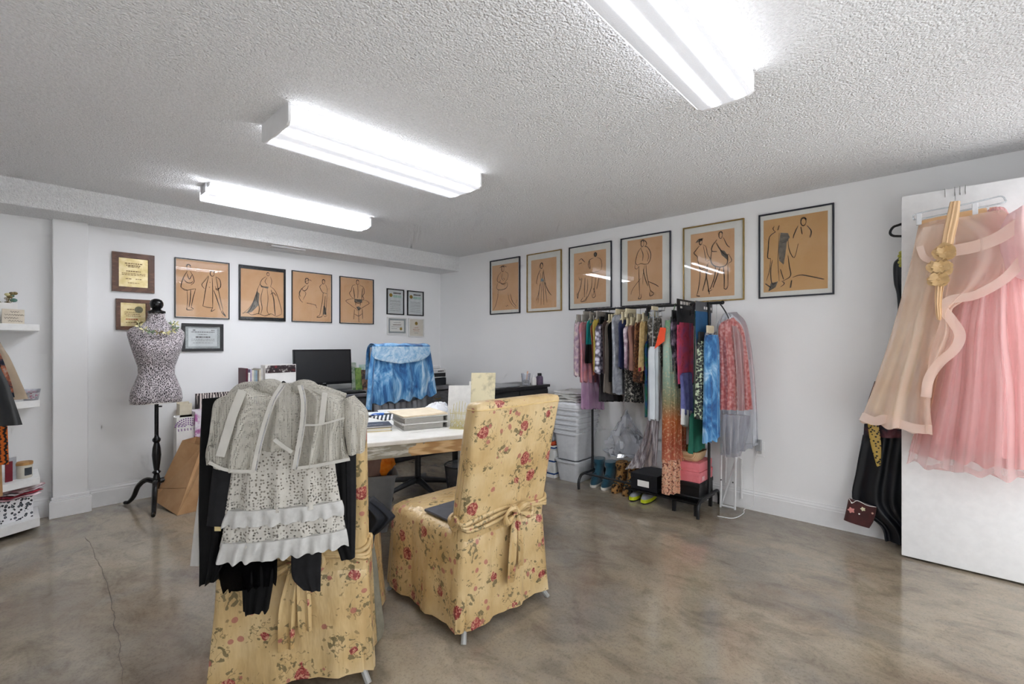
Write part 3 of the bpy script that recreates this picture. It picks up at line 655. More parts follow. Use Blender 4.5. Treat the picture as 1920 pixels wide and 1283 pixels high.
def hung(name, label, cat, parts, group=None):
    """parts: (part name, rows in pixels, plane offset behind chair, material, kwargs)"""
    pts = []
    r = None
    for i, (pn, rows, off, mt, kw) in enumerate(parts):
        L, R = px_rows(rows, c1(off))
        if r is None:
            base = (L[-1]+R[-1])/2; r = thing(name, label, cat, base, 0, group)
        k = dict(df=.02, db=.006, folds=3, amp=.008, seed=i+len(label)); k.update(kw)
        loft(L, R, N1, **k).build(pn, mt, r, angle=70)
    return r
G1 = 'clothes draped over the near chair'
blk = hung('black_jacket', 'long black jacket hanging down the left of the near chair', 'jacket', [
    ('body', [(379, 748, 470, 740), (374, 850, 470, 850), (372, 960, 465, 960), (374, 1040, 440, 1040), (375, 1098, 413, 1086)], -.098, BLKC, dict(folds=3, amp=.008, df=.012)),
    ('sleeve', [(400, 868, 440, 868), (392, 930, 437, 930), (387, 986, 432, 984)], -.128, CHARC, dict(folds=1, amp=.003, df=.014)),
    ('care_label', [(402, 983, 414, 983), (402, 996, 414, 996)], -.13, mat('cream_label', 'd8c690', 'cdbb86'), dict(df=.001, db=0, amp=0, folds=0))], G1)
hung('black_trousers', 'black garment hanging down the right edge of the near chair', 'trousers', [
    ('left_leg', [(600, 760, 640, 760), (624, 860, 648, 860), (628, 1000, 652, 1000), (640, 1050, 663, 1047)], -.100, BLKC, dict(folds=1, amp=.004, df=.01)),
    ('right_leg', [(640, 760, 672, 765), (648, 860, 668, 855), (650, 940, 668, 940), (652, 1046, 666, 1044)], -.096, CHARC, dict(folds=1, amp=.004, df=.01))], G1)
hung('black_tulle_skirt', 'black tulle skirt with stepped hem showing below the lace skirt', 'skirt', [
    ('overskirt', [(405, 980, 520, 990), (410, 1050, 520, 1050), (413, 1085, 520, 1080), (420, 1106, 518, 1092)], -.110, BLKT, dict(folds=6, amp=.008, df=.012, hem=.012)),
    ('underskirt', [(450, 1040, 520, 1040), (454, 1100, 512, 1095), (455, 1148, 503, 1142)], -.106, BLKC, dict(folds=3, amp=.006, df=.01, hem=.012))], G1)
hung('black_velvet_scarf', 'short dark cloth strip hanging under the lace skirt', 'scarf', [
    ('cloth', [(548, 990, 604, 985), (546, 1050, 603, 1040), (549, 1085, 602, 1060), (570, 1107, 601, 1109)], -.106, CHARC, dict(folds=2, amp=.003, df=.006))], G1)
lace = hung('lace_skirt', 'white crochet lace skirt with pleated ruffles on the near chair', 'skirt', [
    ('lace_panel', [(450, 770, 610, 770), (440, 850, 625, 850), (432, 905, 632, 900), (424, 962, 640, 944)], -.132, LACE, dict(folds=4, amp=.010, df=.035, ncol=48)),
    ('lining', [(456, 780, 606, 780), (446, 860, 620, 860), (440, 950, 630, 935), (425, 1015, 640, 995)], -.115, mat('greige_lining', 'b9b2a6', 'aaa398', rough=.9, scale=20), dict(folds=4, amp=.006, df=.022)),
    ('upper_ruffle', [(424, 957, 641, 938), (419, 972, 645, 950), (415, 987, 646, 962)], -.139, COTN, dict(folds=7, amp=.007, df=.04, ncol=70, hem=.006)),
    ('lace_insert', [(420, 984, 643, 962), (417, 1003, 646, 980), (412, 1026, 650, 1000)], -.135, LACE, dict(folds=5, amp=.008, df=.036, ncol=48)),
    ('lower_ruffle', [(414, 1018, 649, 992), (411, 1034, 652, 1005), (407, 1054, 655, 1019)], -.141, COTN, dict(folds=8, amp=.009, df=.042, ncol=80, hem=.008))], G1)
jk = hung('mesh_jacket', 'white mesh jacket with zip edges draped over the near chair', 'jacket', [
    ('left_front', [(432, 738, 470, 726), (404, 752, 514, 743), (398, 785, 499, 778), (394, 820, 488, 815), (389, 848, 481, 848), (392, 868, 474, 883)], -.172, MESHW, dict(folds=3, amp=.012, df=.05, ncol=44)),
    ('right_front', [(566, 725, 612, 733), (569, 745, 652, 752), (570, 775, 650, 788), (565, 815, 647, 820), (557, 850, 651, 845), (552, 878, 656, 860)], -.172, MESHW, dict(folds=3, amp=.012, df=.05, ncol=44)),
    ('back', [(468, 722, 570, 724), (500, 760, 566, 752), (492, 800, 562, 796), (488, 845, 556, 842)], -.155, MESHW, dict(folds=2, amp=.006, df=.03, ncol=30)),
    ('right_sleeve', [(646, 748, 664, 741), (643, 772, 690, 772), (646, 808, 687, 810), (652, 850, 684, 845)], -.165, MESHW, dict(folds=1.5, amp=.008, df=.05)),
    ('left_cuff', [(393, 834, 420, 842), (387, 852, 414, 862), (392, 868, 418, 878)], -.195, MESHW, dict(folds=1, amp=.003, df=.02))], G1)
f = c1(-.232)
for nm, path, wd, mt in (('zip_edge', [(531, 721), (512, 752), (497, 795), (484, 845), (476, 884)], .017, ORGZ), ('zip_edge', [(563, 722), (569, 750), (568, 790), (560, 840), (553, 880)], .017, ORGZ),
                         ('ribbon_trim', [(455, 732), (438, 775), (424, 820), (413, 856)], .026, ORGZ), ('ribbon_trim', [(609, 736), (606, 765), (603, 795)], .017, ORGZ),
                         ('waist_seam', [(568, 797), (600, 796), (646, 784)], .006, ORGZ), ('zip_teeth', [(533, 722), (514, 752), (500, 795), (487, 845), (480, 882)], .004, CHROME), ('zip_teeth', [(566, 722), (572, 750), (571, 790), (563, 840), (556, 880)], .004, CHROME),
                         ('hem_trim', [(392, 867), (420, 880), (450, 884), (476, 884)], .010, ORGZ), ('hem_trim', [(552, 879), (600, 872), (656, 861)], .010, ORGZ), ('inner_hem', [(514, 824), (530, 836), (548, 848)], .012, ORGZ)):
    band([f(*p) for p in path], wd, N1).build(nm, mt, jk, angle=60)
# collar rolled over the chair top
f = c1(-.15); g = c1(-.02)
L = [f(420, 744), f(450, 726), (f(480, 722)+g(480, 722))/2, f(520, 726)]
MB().tube(smooth_pts([f(432, 742), f(455, 727), f(490, 727), f(525, 730), f(562, 729), f(600, 731), f(648, 744)], 5), [.012+.010*math.sin(math.pi*i/30) for i in range(31)], 10).build('neckline_roll', MESHW, jk, angle=60)
for (a, b2) in (((505, 726), (520, 715)), ((570, 727), (585, 724))):
    MB().ball(f(*a), (.045, .05, .028)).build('shoulder_puff', MESHW, jk, angle=60)
q_ = lambda x, y, z: M1 @ Vector((x, y, z))
loft([q_(-.20, -.20, 1.045), q_(-.20, -.13, 1.072), q_(-.20, -.04, 1.066), q_(-.20, .0, .95)], [q_(.24, -.20, 1.045), q_(.24, -.13, 1.072), q_(.24, -.04, 1.066), q_(.24, .0, .95)], UP, .006, .0, 3, .005, 1, 30, 6, 3).build('shoulder_fold', MESHW, jk, angle=70)
MB().tube(smooth_pts([f(527, 724), f(531, 716), f(536, 719)], 5), .003, 6).build('hook_tip', BLACKM, jk)
hung('pale_slip', 'pale translucent slip edge hanging behind the black jacket', 'garment', [
    ('cloth', [(372, 930, 378, 930), (364, 985, 380, 985), (356, 1062, 378, 1060)], -.05, sheer('pale_organza', 'd8d8d6', 'e4e4e2', .55), dict(folds=1, amp=.003, df=.004))], G1)
# things lying at the far side of the near chair seat
NAVY = mat('navy_knit', '0c0e14', '131720', rough=.8, scale=30)
OLIV = mat('washed_olive_cotton', '6b675a', '7c7869', rough=.9, scale=26, bump=.2)
PS = M1 @ Vector((.36, .20, 0)); NS = Vector((-FWD.x, -FWD.y, 0))
sd = lambda u, v: on_plane(u, v, PS, NS)
L, R = px_rows([(676, 938, 700, 936), (673, 955, 735, 962), (672, 975, 739, 972), (675, 990, 712, 998)], sd)
tag(loft(L, R, NS, .05, .04, 2.5, .010, 1).build('navy_glove', NAVY, angle=70), 'navy knitted gloves heaped on the near chair seat edge', 'gloves')
L, R = px_rows([(672, 996, 704, 992), (674, 1012, 702, 1010), (678, 1026, 698, 1028)], sd)
tag(loft(L, R, NS, .035, .03, 1, .004, 1).build('flat_cap', mat('navy_cap_cloth', '1b2430', '253040', rough=.7), angle=70), 'dark navy cap with green edge below the gloves', 'cap')
PS2 = M1 @ Vector((.37, .16, 0)); sd2 = lambda u, v: on_plane(u, v, PS2, NS)
L, R = px_rows([(680, 1024, 700, 1020), (682, 1060, 706, 1056), (686, 1100, 710, 1096), (690, 1150, 716, 1145), (690, 1180, 720, 1178), (697, 1201, 716, 1196)], sd2)
tag(loft(L, R, NS, .03, .02, 2, .006, 1).build('olive_trousers', OLIV, angle=70), 'crumpled washed olive trousers hanging from the near chair seat', 'trousers')

# ------------------------------------------------------------------ white painted desk
DA = math.radians(-21.5); DF = Vector((2.20, 2.012, 0))       # front right corner
MD = Matrix.Translation(DF) @ Matrix.Rotation(DA, 4, 'Z')      # local x to the right, y to the back
r = thing('desk', 'white painted work desk with a chipped raw wood edge', 'desk', DF, DA)
DL, DD, DZ = 1.5, .92, .75
DWHT = mat('worn_white_paint', 'e9e7e2', 'dcd9d2', rough=.35, scale=7)
bm_ = N('chipped_paint_wood'); vec = bm_.mapped((1, 1, 6))
wood = bm_.ramp(bm_.n('ShaderNodeTexWave', _Vector=bm_.mapped((.6, 3, 14)), _Scale=3.0, _Distortion=5.0, _Detail=3.0).outputs['Fac'], [(.2, 'b08a5c'), (.8, 'd6b78a')])
pt_ = bm_.ramp(bm_.noise(5, 5, .6, vec), [(.40, 'c9c8c2'), (.46, 'b3b2aa'), (.5, '8f8a7c')])
sx_ = bm_.n('ShaderNodeSeparateXYZ', _Vector=bm_.obj()).outputs[0]
msk = bm_.ramp(bm_.math('ADD', sx_, bm_.math('MULTIPLY', bm_.noise(6, 4), .35)), [(.0, (0, 0, 0)), (1, (255, 255, 255))])
mk2 = bm_.math('GREATER_THAN', bm_.math('ADD', sx_, bm_.math('MULTIPLY', bm_.noise(7, 5), .5)), -.36)
bm_.set(color=bm_.mix(mk2, pt_, wood), rough=.6); CHIP = bm_.m
MB().box(-DL, 0, 0, DD, DZ-.028, DZ).build('top', DWHT, r, smooth=False, bevel=.006, local=True)
MB().box(-DL+.01, -.01, .012, .035, DZ-.062, DZ-.028).build('edge_rail', CHIP, r, smooth=False, local=True)
MB().box(-DL+.02, -.02, .004, .03, DZ-.10, DZ-.062).build('apron', CHIP, r, smooth=False, bevel=.003, local=True)
MB().box(-DL+.02, -.02, DD-.03, DD-.008, DZ-.10, DZ-.028).build('apron', DWHT, r, smooth=False, bevel=.003, local=True)
for sx in (-DL+.05, -.05):
    for sy in (.12, DD-.09): MB().box(sx-.025, sx+.025, sy-.025, sy+.025, 0, DZ-.028).build('leg', DWHT, r, smooth=False, bevel=.003, local=True)
dz = lambda u, v, z=DZ: on_z(u, v, z)
# paper and books on the desk
def flat_stack(name, label, cat, mt, u0, v0, w_, d_, z, h, rz, bev=.002, group=None):
    p = dz(u0, v0, z); o = MB().cbox(p+Vector((0, 0, h/2)), (w_, d_, h), rz).build(name, mt, bevel=bev); return tag(o, label, cat, group)
BIND = mat('white_binder', 'dddcd9', 'd0cfcc', rough=.4)
def binder(label, c, rz, z):
    r = thing('ring_binder', label, 'binder', (c.x, c.y, z), rz, 'binders stacked on the desk')
    w_, d_, h = .30, .27, .042
    MB().box(-w_/2, w_/2, -d_/2, d_/2, 0, .004).build('lower_cover', BIND, r, smooth=False, local=True)
    MB().box(-w_/2, w_/2, -d_/2, d_/2, h-.004, h).build('upper_cover', BIND, r, smooth=False, local=True)
    MB().box(w_/2-.004, w_/2, -d_/2, d_/2, .004, h-.004).build('spine', BIND, r, smooth=False, local=True)
    pg = MB()
    for k in range(9): pg.box(-w_/2+.01+.002*(k % 3), w_/2-.03, -d_/2+.006+.002*(k % 2), d_/2-.006, .0055+k*.0034, .0075+k*.0034)
    pg.build('page_block', mat('page_edges', 'e4e2dd', 'b9b6b0', rough=.8, kind='stripe', scale=90), r, smooth=False, local=True)
    MB().tube([(w_/2+.0005, -d_/2+.05, h/2), (w_/2+.003, -d_/2+.05, h/2)], .011, 16).build('finger_ring', BLACKM, r, local=True)
    return r
bc = dz(786, 800); binder('lower white ring binder on the desk, full of sheets', bc, DA+.05, DZ); binder('upper white ring binder on the desk, under the beige folder', bc, DA+.08, DZ+.043)
o = MB()
for k in range(4): o.cbox(bc+Vector((-.004*k, .003*k, .088+.0035*k-.0)), (.30+.01*(k % 2), .25, .003), DA+.12+.03*k, rx=.01*k)
tag(o.build('manila_folder', mat('beige_folder', 'e6d8bf', 'dccdb2', rough=.7), smooth=False), 'beige folders lying on top of the binders', 'folder')
def book(name, label, c, w_, d_, h, rz, cov, group=None, cat='book'):
    r = thing(name, label, cat, c, rz, group)
    MB().box(-w_/2, w_/2, -d_/2, d_/2, 0, .003).box(-w_/2, w_/2, -d_/2, d_/2, h-.003, h).box(-w_/2, -w_/2+.003, -d_/2, d_/2, .003, h-.003).build('cover', cov, r, smooth=False, local=True)
    MB().box(-w_/2+.004, w_/2-.005, -d_/2+.005, d_/2-.005, .003, h-.003).build('page_block', PAPER, r, smooth=False, local=True)
    return r
DBLUE = mat('slate_blue_cover', '454b58', '3b414d', rough=.5); YCOV = mat('cream_yellow_cover', 'd7c487', 'c8b475', rough=.5)
bk = dz(702, 806); book('hardback_book', 'cream-yellow book under the slate blue one on the desk', bk, .20, .16, .022, DA-.1, YCOV)
bb = book('hardback_book', 'slate blue book with white script on the desk', bk+Vector((0, 0, .022)), .2, .16, .014, DA-.05, DBLUE)
MB().strip(smooth_pts([Vector((-.06+.012*k, -.02+.008*math.sin(k*2.1), .0145)) for k in range(10)], 4), .003, UP, .0004).build('title_script', PAPER, bb, local=True)
zb = mat('zebra_magazine', 'f0efed', '26262a', rough=.5, kind='stripe', scale=11, lo=.48, hi=.52, rot=(0, 0, .6))
p = dz(735, 783); tag(MB().cbox(p+Vector((0, 0, .004)), (.24, .2, .008), DA+.3).build('magazine', zb, smooth=False), 'black and white striped magazine on the desk', 'magazine')
p = dz(700, 779); tag(MB().cbox(p+Vector((0, 0, .0125)), (.16, .14, .006), DA-.2).build('magazine', mat('blue_white_cover', 'eef0f4', '2f62b8', rough=.4, scale=7, lo=.52, hi=.56), smooth=False), 'white magazine with cobalt blue patches on the desk', 'magazine')
tag(MB().cbox(dz(745, 771)+Vector((0, 0, .001)), (.3, .21, .002), DA-.1).build('paper_sheet', PAPER, smooth=False), 'white paper sheet at the back of the desk', 'paper')
# crumpled cloth
p = dz(822, 775); m = MB(); rnd = random.Random(3); rows = []
for i in range(9):
    a = math.pi*.5*i/8; q = math.cos(a)+.02
    rows.append([p+Vector(((.13*q*math.cos(t_*math.pi/12))*(1+.22*math.sin(t_*1.7+i)), (.09*q*math.sin(t_*math.pi/12))*(1+.22*math.sin(t_*2.3+i*1.3)), .001+.075*math.sin(a)*(1+.2*math.sin(t_*.9+i)))) for t_ in range(24)])
tag(m.loops(rows).build('crumpled_cloth', mat('white_blue_print', 'ecedf0', '7fa3cf', rough=.8, scale=14, lo=.55, hi=.72), angle=25), 'crumpled white and pale blue cloth at the back of the desk', 'cloth')
# letter rack with white folder and leaflets
fx = on_z(842, 798, DZ); ex = on_z(880, 800, DZ); dirx = (ex-fx).normalized(); ny = Vector((-dirx.y, dirx.x, 0))
def upright(name, label, cat, u0, u1, vt, vb, off, mt, th=.004, lean=.02, group=None):
    pl = on_z((u0+u1)/2, vb, DZ)+ny*off; n_ = NS
    a, b, c, d = [on_plane(u, v, pl, n_) for u, v in ((u0, vb), (u1, vb), (u1, vt), (u0, vt))]
    a.z = b.z = DZ+.0005
    c += ny*lean; d += ny*lean; k = -NS*th
    o = MB().add([a, b, c, d, a+k, b+k, c+k, d+k], [(0,1,2,3),(7,6,5,4),(0,4,5,1),(1,5,6,2),(2,6,7,3),(3,7,4,0)]).build(name, mt, smooth=False)
    return tag(o, label, cat, group)
upright('white_folder', 'upright white folder at the left of the letter rack', 'folder', 838, 880, 724, 800, .0, BIND, .018, .03)
upright('leaflet', 'tall leaflet with street photo standing on the desk', 'leaflet', 880, 926, 700, 800, .07, mat('street_photo_print', 'd9cfae', '6f6a54', rough=.5, scale=9, lo=.5, hi=.75), .003, .04)
upright('leaflet', 'plain white leaflet standing in front of the street photo leaflet', 'leaflet', 877, 912, 716, 798, .045, PAPER, .002, .03)
upright('leaflet', 'leaflet with red corner standing beside the white one', 'leaflet', 900, 924, 722, 798, .06, mat('red_white_print', 'efedea', '94392c', rough=.5, scale=11, lo=.52, hi=.58), .002, .03)
pl = on_z(864, 802, DZ)-ny*.03
r = thing('letter_rack', 'pale gold filigree letter rack on the desk', 'letter rack', pl, math.atan2(dirx.y, dirx.x))
GOLDW = mat('pale_gold_wire', 'cfc48f', 'bfb47e', rough=.4, metal=.4)
MB().box(-.055, .055, -.03, .03, 0, .006).build('base', GOLDW, r, smooth=False, local=True)
for yy, hh in ((-.028, .15), (.028, .18)):
    for k in range(6):
        x = -.05+k*.02; MB().tube(smooth_pts([(x, yy, .004), (x+.006*(-1)**k, yy, hh*.4), (x, yy, hh*.75), (x+.004, yy, hh-.01*abs(k-2.5))], 4), .0016, 5).build('wire', GOLDW, r, local=True)
    for z in (.05, .10): MB().tube([(-.052, yy, z), (.052, yy, z)], .002, 5).build('rail', GOLDW, r, local=True)
    for k in range(3): MB().tube(arc3 if False else [(-.034+.034*k+.013*math.cos(q*.524), yy, .028+.016*math.sin(q*.524)) for q in range(12)], .0022, 5, True).build('scroll', GOLDW, r, local=True)
#--PART3--
def barrel(prof, c, n=28, mt=None): return MB().lathe(prof, c, n)
# ------------------------------------------------------------------ dress form on a turned stand
DFX, DFY = .822, 4.62
r = thing('dress_form', 'dress form covered in black and white scribble fabric on a black turned stand', 'dress form', (DFX, DFY, 0))
SCRB = N('scribble_fabric'); wv_ = SCRB.mapped((1, 1, .42), (0, .35, 0))
e1 = SCRB.voro(120, 'DISTANCE_TO_EDGE', vec=wv_)
SCRB.set(color=SCRB.ramp(e1, [(.05, 'd6cfd2'), (.10, 'b0a6aa'), (.16, '3a3237')]), rough=.8, sheen=.3); SCRB = SCRB.m
# torso: (z, half width, half depth, centre y shift)
TOR = [(.83, .165, .105, 0), (.86, .172, .112, 0), (.92, .165, .112, 0), (.99, .142, .10, 0), (1.06, .118, .086, 0), (1.12, .120, .088, -.005), (1.18, .138, .102, -.012), (1.25, .158, .118, -.02), (1.31, .172, .112, -.016), (1.36, .184, .098, -.008), (1.395, .186, .085, 0), (1.42, .165, .074, .004), (1.44, .128, .066, .006), (1.46, .085, .058, .008), (1.485, .062, .054, .008), (1.52, .055, .051, .006), (1.545, .054, .05, .004)]
rows = []
for z, a, d, y in TOR:
    row = []
    for k in range(36):
        th = 2*math.pi*k/36; cx_, sy_ = math.cos(th), math.sin(th)
        bust = .022*math.exp(-((z-1.26)/.055)**2)*max(0, -sy_)*(math.exp(-((cx_-.5)/.3)**2)+math.exp(-((cx_+.5)/.3)**2))
        e = .82
        row.append(Vector((a*math.copysign(abs(cx_)**e, cx_), y+d*math.copysign(abs(sy_)**e, sy_)-bust, z)))
    rows.append(row)
MB().loops(rows).build('torso', SCRB, r, local=True, angle=80)
MB().tube([Vector((.167*math.cos(q), .107*math.sin(q), .832)) for q in [2*math.pi*k/36 for k in range(36)]], .004, 6, True).build('hem_piping', mat('cream_piping', 'ddd8d2', 'd0cbc5'), r, local=True)
MB().lathe([(.058, 1.545), (.060, 1.553), (.058, 1.562), (.034, 1.572), (.028, 1.580), (.040, 1.592), (.046, 1.612), (.044, 1.632), (.034, 1.650), (.016, 1.66), (.002, 1.662)], (0, .002, 0), 24).build('neck_finial', BLACKW, r, local=True)
MB().lathe([(.014, .50), (.014, .84)], (0, 0, 0), 14).build('pole', BLACKW, r, local=True)
MB().lathe([(.016, .14), (.026, .17), (.030, .20), (.022, .24), (.018, .26), (.03, .275), (.018, .29), (.024, .34), (.031, .41), (.027, .47), (.018, .51), (.028, .525), (.028, .54), (.016, .555), (.014, .57)], (0, 0, 0), 20).build('turned_column', BLACKW, r, local=True)
MB().tube([(.0, -.014, .80), (.03, -.03, .80)], .006, 8).build('clamp_screw', BLACKM, r, local=True)
for a0 in (124, 256, 2):
    d_ = Vector((math.cos(math.radians(a0)), math.sin(math.radians(a0)), 0))
    pth = smooth_pts([d_*.02+UP*.20, d_*.10+UP*.205, d_*.17+UP*.15, d_*.21+UP*.07, d_*.255+UP*.022, d_*.295+UP*.014], 5)
    MB().tube(pth, [.022-.009*i/len(pth) for i in range(len(pth))], 8).build('leg', BLACKW, r, local=True)
# garland of little leaves and flowers round the neck
r = thing('flower_garland', 'garland of small cream flowers and green leaves round the dress form neck', 'garland', (DFX, DFY, 1.40))
gp = [Vector((.118*math.cos(a), -.02+.115*math.sin(a)-.0, .062-.075*max(0, -math.sin(a))**.7)) for a in [2*math.pi*k/30 for k in range(30)]]
MB().tube(gp, .0035, 6, True).build('cord', mat('garland_green', '5b6a4a', '6b7a58'), r, local=True)
rnd = random.Random(5)
LEAF = mat('leaf_green', '5d7355', '7d8f70', rough=.7); CRM = mat('cream_petal', 'e2dcae', 'd3ca94', rough=.7); BRN = mat('dry_leaf', '8a7a52', '75663f', rough=.7)
for k in range(0, 30, 2):
    p = gp[k]; c = rnd.choice([LEAF, CRM, CRM, BRN]); m = MB()
    for q in range(5):
        a = q*1.256+rnd.random(); d_ = Vector((math.cos(a), -.4+.5*math.sin(a), math.sin(a))).normalized()
        m.add([p, p+d_*.02+Vector((0, -.004, .009)), p+d_*.034+Vector((0, -.008, 0)), p+d_*.02+Vector((0, -.010, -.009))], [(0, 1, 2, 3)])
    m.build('flower' if c is CRM else 'leaf', c, r, local=True, smooth=False)

# ------------------------------------------------------------------ bags by the dress form
KRP = mat('brown_kraft_bag', 'b8926a', 'a67f57', rough=.85, scale=6, bump=.15, cols=[(.3, 'c29c74'), (.55, 'b58d64'), (.8, 'a07850')])
r = thing('paper_bag', 'large brown kraft paper bag leaning by the dress form', 'bag', (.93, 4.42, 0))
a, b_, c_, d_ = on_z(287, 938, .045), on_z(332, 967), on_z(372, 958), on_z(345, 925, .05)
pl = Vector((1.0, 4.50, 0)); tl, tm, tr = [on_plane(u, v, pl, NS) for u, v in ((342, 826), (384, 832), (400, 832))]
tb = tl+Vector((.12, .10, .0)); tb2 = tr+Vector((.05, .12, .0))
tm = on_plane(378, 836, pl, NS); fl1 = tm+(b_-tm)*.62; fl2 = tl+(a-tl)*.80
gm = (tm+tr)/2+Vector((.0, .03, -.01)); gb = (b_+c_)/2+Vector((-.01, .02, .10))
MB().add([a, b_, c_, d_, tl, tm, tr, tb, tb2, gm, gb], [(0, 1, 5, 4), (1, 10, 9, 5), (10, 2, 6, 9), (1, 2, 10), (2, 3, 8, 6), (3, 0, 4, 7), (3, 7, 8), (0, 3, 2, 1)]).build('bag_body', KRP, r, smooth=False)
f_ = lambda u, v: on_plane(u, v, Vector((.90, 4.36, .0)), NS)
band([fl2-FWD*.004, (fl2+fl1)/2-FWD*.004-UP*.002, fl1-FWD*.004], .004, NS).build('crease', mat('kraft_fold', '9a744c', '8d6842'), r)
for nm, lab, cat, rows, y, mt in (
    ('shopping_bag', 'white paper shopping bag with purple burst print behind the kraft bag', 'bag', (331, 400, 784, 872), 4.70, PAPER),
    ('magazine_file', 'cream board file standing behind the white shopping bag', 'file', (337, 360, 758, 850), 4.80, mat('cream_board', 'dcd3bd', 'd2c8b0')),
    ('gift_bag', 'pink and white gift bag beside the white shopping bag', 'bag', (366, 400, 772, 870), 4.66, mat('pink_white_print', 'e9e3e9', 'b46aa5', scale=12, lo=.5, hi=.6)),
    ('magazine_holder', 'zebra print magazine holder behind the black jacket', 'magazine holder', (372, 440, 742, 880), 4.77, mat('zebra_print', 'e4d9d2', '3a3032', kind='wave', scale=5, stretch=(3, 1, .5), lo=.42, hi=.5))):
    u0, u1, vt, vb = rows; p0 = on_y(u0, vt, y); p1 = on_y(u1, vt, y)
    r = thing(nm, lab, cat, ((p0.x+p1.x)/2, y+.05, 0))
    zt = p0.z; w_ = p1.x-p0.x; x0 = p0.x
    MB().box(x0, p1.x, y, y+.006, 0, zt).build('front_panel', mt, r, smooth=False)
    MB().box(x0, p1.x, y+.1, y+.106, 0, zt*1.01).build('back_panel', mt, r, smooth=False)
    MB().box(x0, x0+.005, y+.006, y+.1, 0, zt*.995).box(p1.x-.005, p1.x, y+.006, y+.1, 0, zt*.995).build('gusset', mt, r, smooth=False)
    MB().box(x0+.005, p1.x-.005, y+.006, y+.1, 0, .006).build('base_panel', mt, r, smooth=False)
    if nm == 'shopping_bag':
        c = on_y(353, 800, y-.001); m = MB()
        for ring, (rr, nn) in enumerate(((.02, 5), (.04, 9), (.062, 13), (.084, 17))):
            for q in range(nn):
                a_ = math.pi*(q+.5)/nn; d_ = Vector((math.cos(a_), 0, math.sin(a_)*.75))
                m.strip([c+d_*rr, c+d_*(rr+.014)], .008, (0, -1, 0), .0006)
        for q in range(7): m.strip([c+Vector((-.07+q*.022, 0, -.014)), c+Vector((-.068+q*.022, 0, -.034))], .006, (0, -1, 0), .0006)
        m.build('burst_print', mat('purple_print', '8a5f9b', '77508a'), r, smooth=False)

# ------------------------------------------------------------------ credenza along the back wall
CRD = mat('charcoal_oak', '77777b', '6a6a6e', rough=.5, kind='wave', scale=2, stretch=(1, 12, 12))
r = thing('credenza', 'dark grey credenza desk along the back wall', 'credenza', (2.6, 4.62, 0))
X0, X1, Y0, Y1, ZT_ = 1.43, 3.70, 4.29, 4.93, .80
MB().box(X0, X1, Y0, Y1, ZT_-.035, ZT_).build('top', CRD, r, smooth=False, bevel=.008)
MB().box(X0+.03, X1-.03, Y0+.06, Y1-.02, .06, ZT_-.035).build('carcass', CRD, r, smooth=False)
MB().box(X0+.05, X1-.05, Y0+.09, Y1-.05, 0, .06).build('plinth', mat('dark_plinth', '3d3d40', '353538'), r, smooth=False)
for k in range(5):
    x0 = X0+.05+k*.435; 
    for z0, z1 in ((.58, .75), (.33, .56), (.08, .31)):
        d_ = MB().box(x0, x0+.395, Y0+.04, Y0+.06, z0, z1).build('drawer', CRD, r, smooth=False, bevel=.004)
        c = Vector((x0+.1975, Y0+.038, (z0+z1)/2))
        MB().tube(smooth_pts([c+Vector((-.04, 0, .008)), c+Vector((-.03, -.018, -.004)), c+Vector((.03, -.018, -.004)), c+Vector((.04, 0, .008))], 4), .004, 6).build('handle', mat('antique_brass', '8a7338', '77622d', metal=.7, rough=.35), d_)
# monitor
r = thing('computer_monitor', 'black flat computer monitor on the credenza', 'monitor', (2.19, 4.62, ZT_))
rz_ = math.radians(-3)
MM = Matrix.Translation((2.195, 4.60, ZT_)) @ Matrix.Rotation(rz_, 4, 'Z') @ Matrix.Rotation(math.radians(-4), 4, 'X')
def tb_(x0, x1, y0, y1, z0, z1, m=MM): return MB().box(x0, x1, y0, y1, z0, z1, m)
tb_(-.295, .295, 0, .03, .085, .445).build('case', mat('black_gloss_plastic', '101011', '151516', rough=.3), r, smooth=False, bevel=.005)
tb_(-.277, .277, -.0012, .001, .112, .428).build('screen', mat('dark_screen', '2b2b2c', '303031', rough=.35, scale=2), r, smooth=False)
tb_(-.016, .016, -.0016, .0, .096, .103).build('maker_badge', mat('badge_grey', '8b8d90', '9a9c9e', metal=.6), r, smooth=False)
MB().box(-.04, .04, .02, .05, .02, .25, Matrix.Translation((2.195, 4.62, ZT_)) @ Matrix.Rotation(rz_, 4, 'Z')).build('stem', BLACKM, r, smooth=False)
MB().box(-.14, .14, -.08, .12, 0, .02, Matrix.Translation((2.195, 4.62, ZT_)) @ Matrix.Rotation(rz_, 4, 'Z')).build('foot', mat('silver_foot', 'c6c7c8', 'b4b5b6', rough=.3), r, smooth=False, bevel=.006)
# keyboard: one key row per strip of caps
r = thing('keyboard', 'black computer keyboard in front of the monitor', 'keyboard', (2.28, 4.40, ZT_), -.05)
MB().box(-.22, .22, -.075, .075, 0, .014).build('case', BLACKM, r, smooth=False, bevel=.003, local=True)
kk = MB()
for i in range(5):
    for j in range(15): kk.box(-.213+j*.0285, -.213+j*.0285+.025, -.066+i*.027, -.066+i*.027+.023, .014, .020)
o = kk.build('keys', mat('key_cap', '232325', '2b2b2d', rough=.5), r, smooth=False, local=True); o['kind'] = 'stuff'
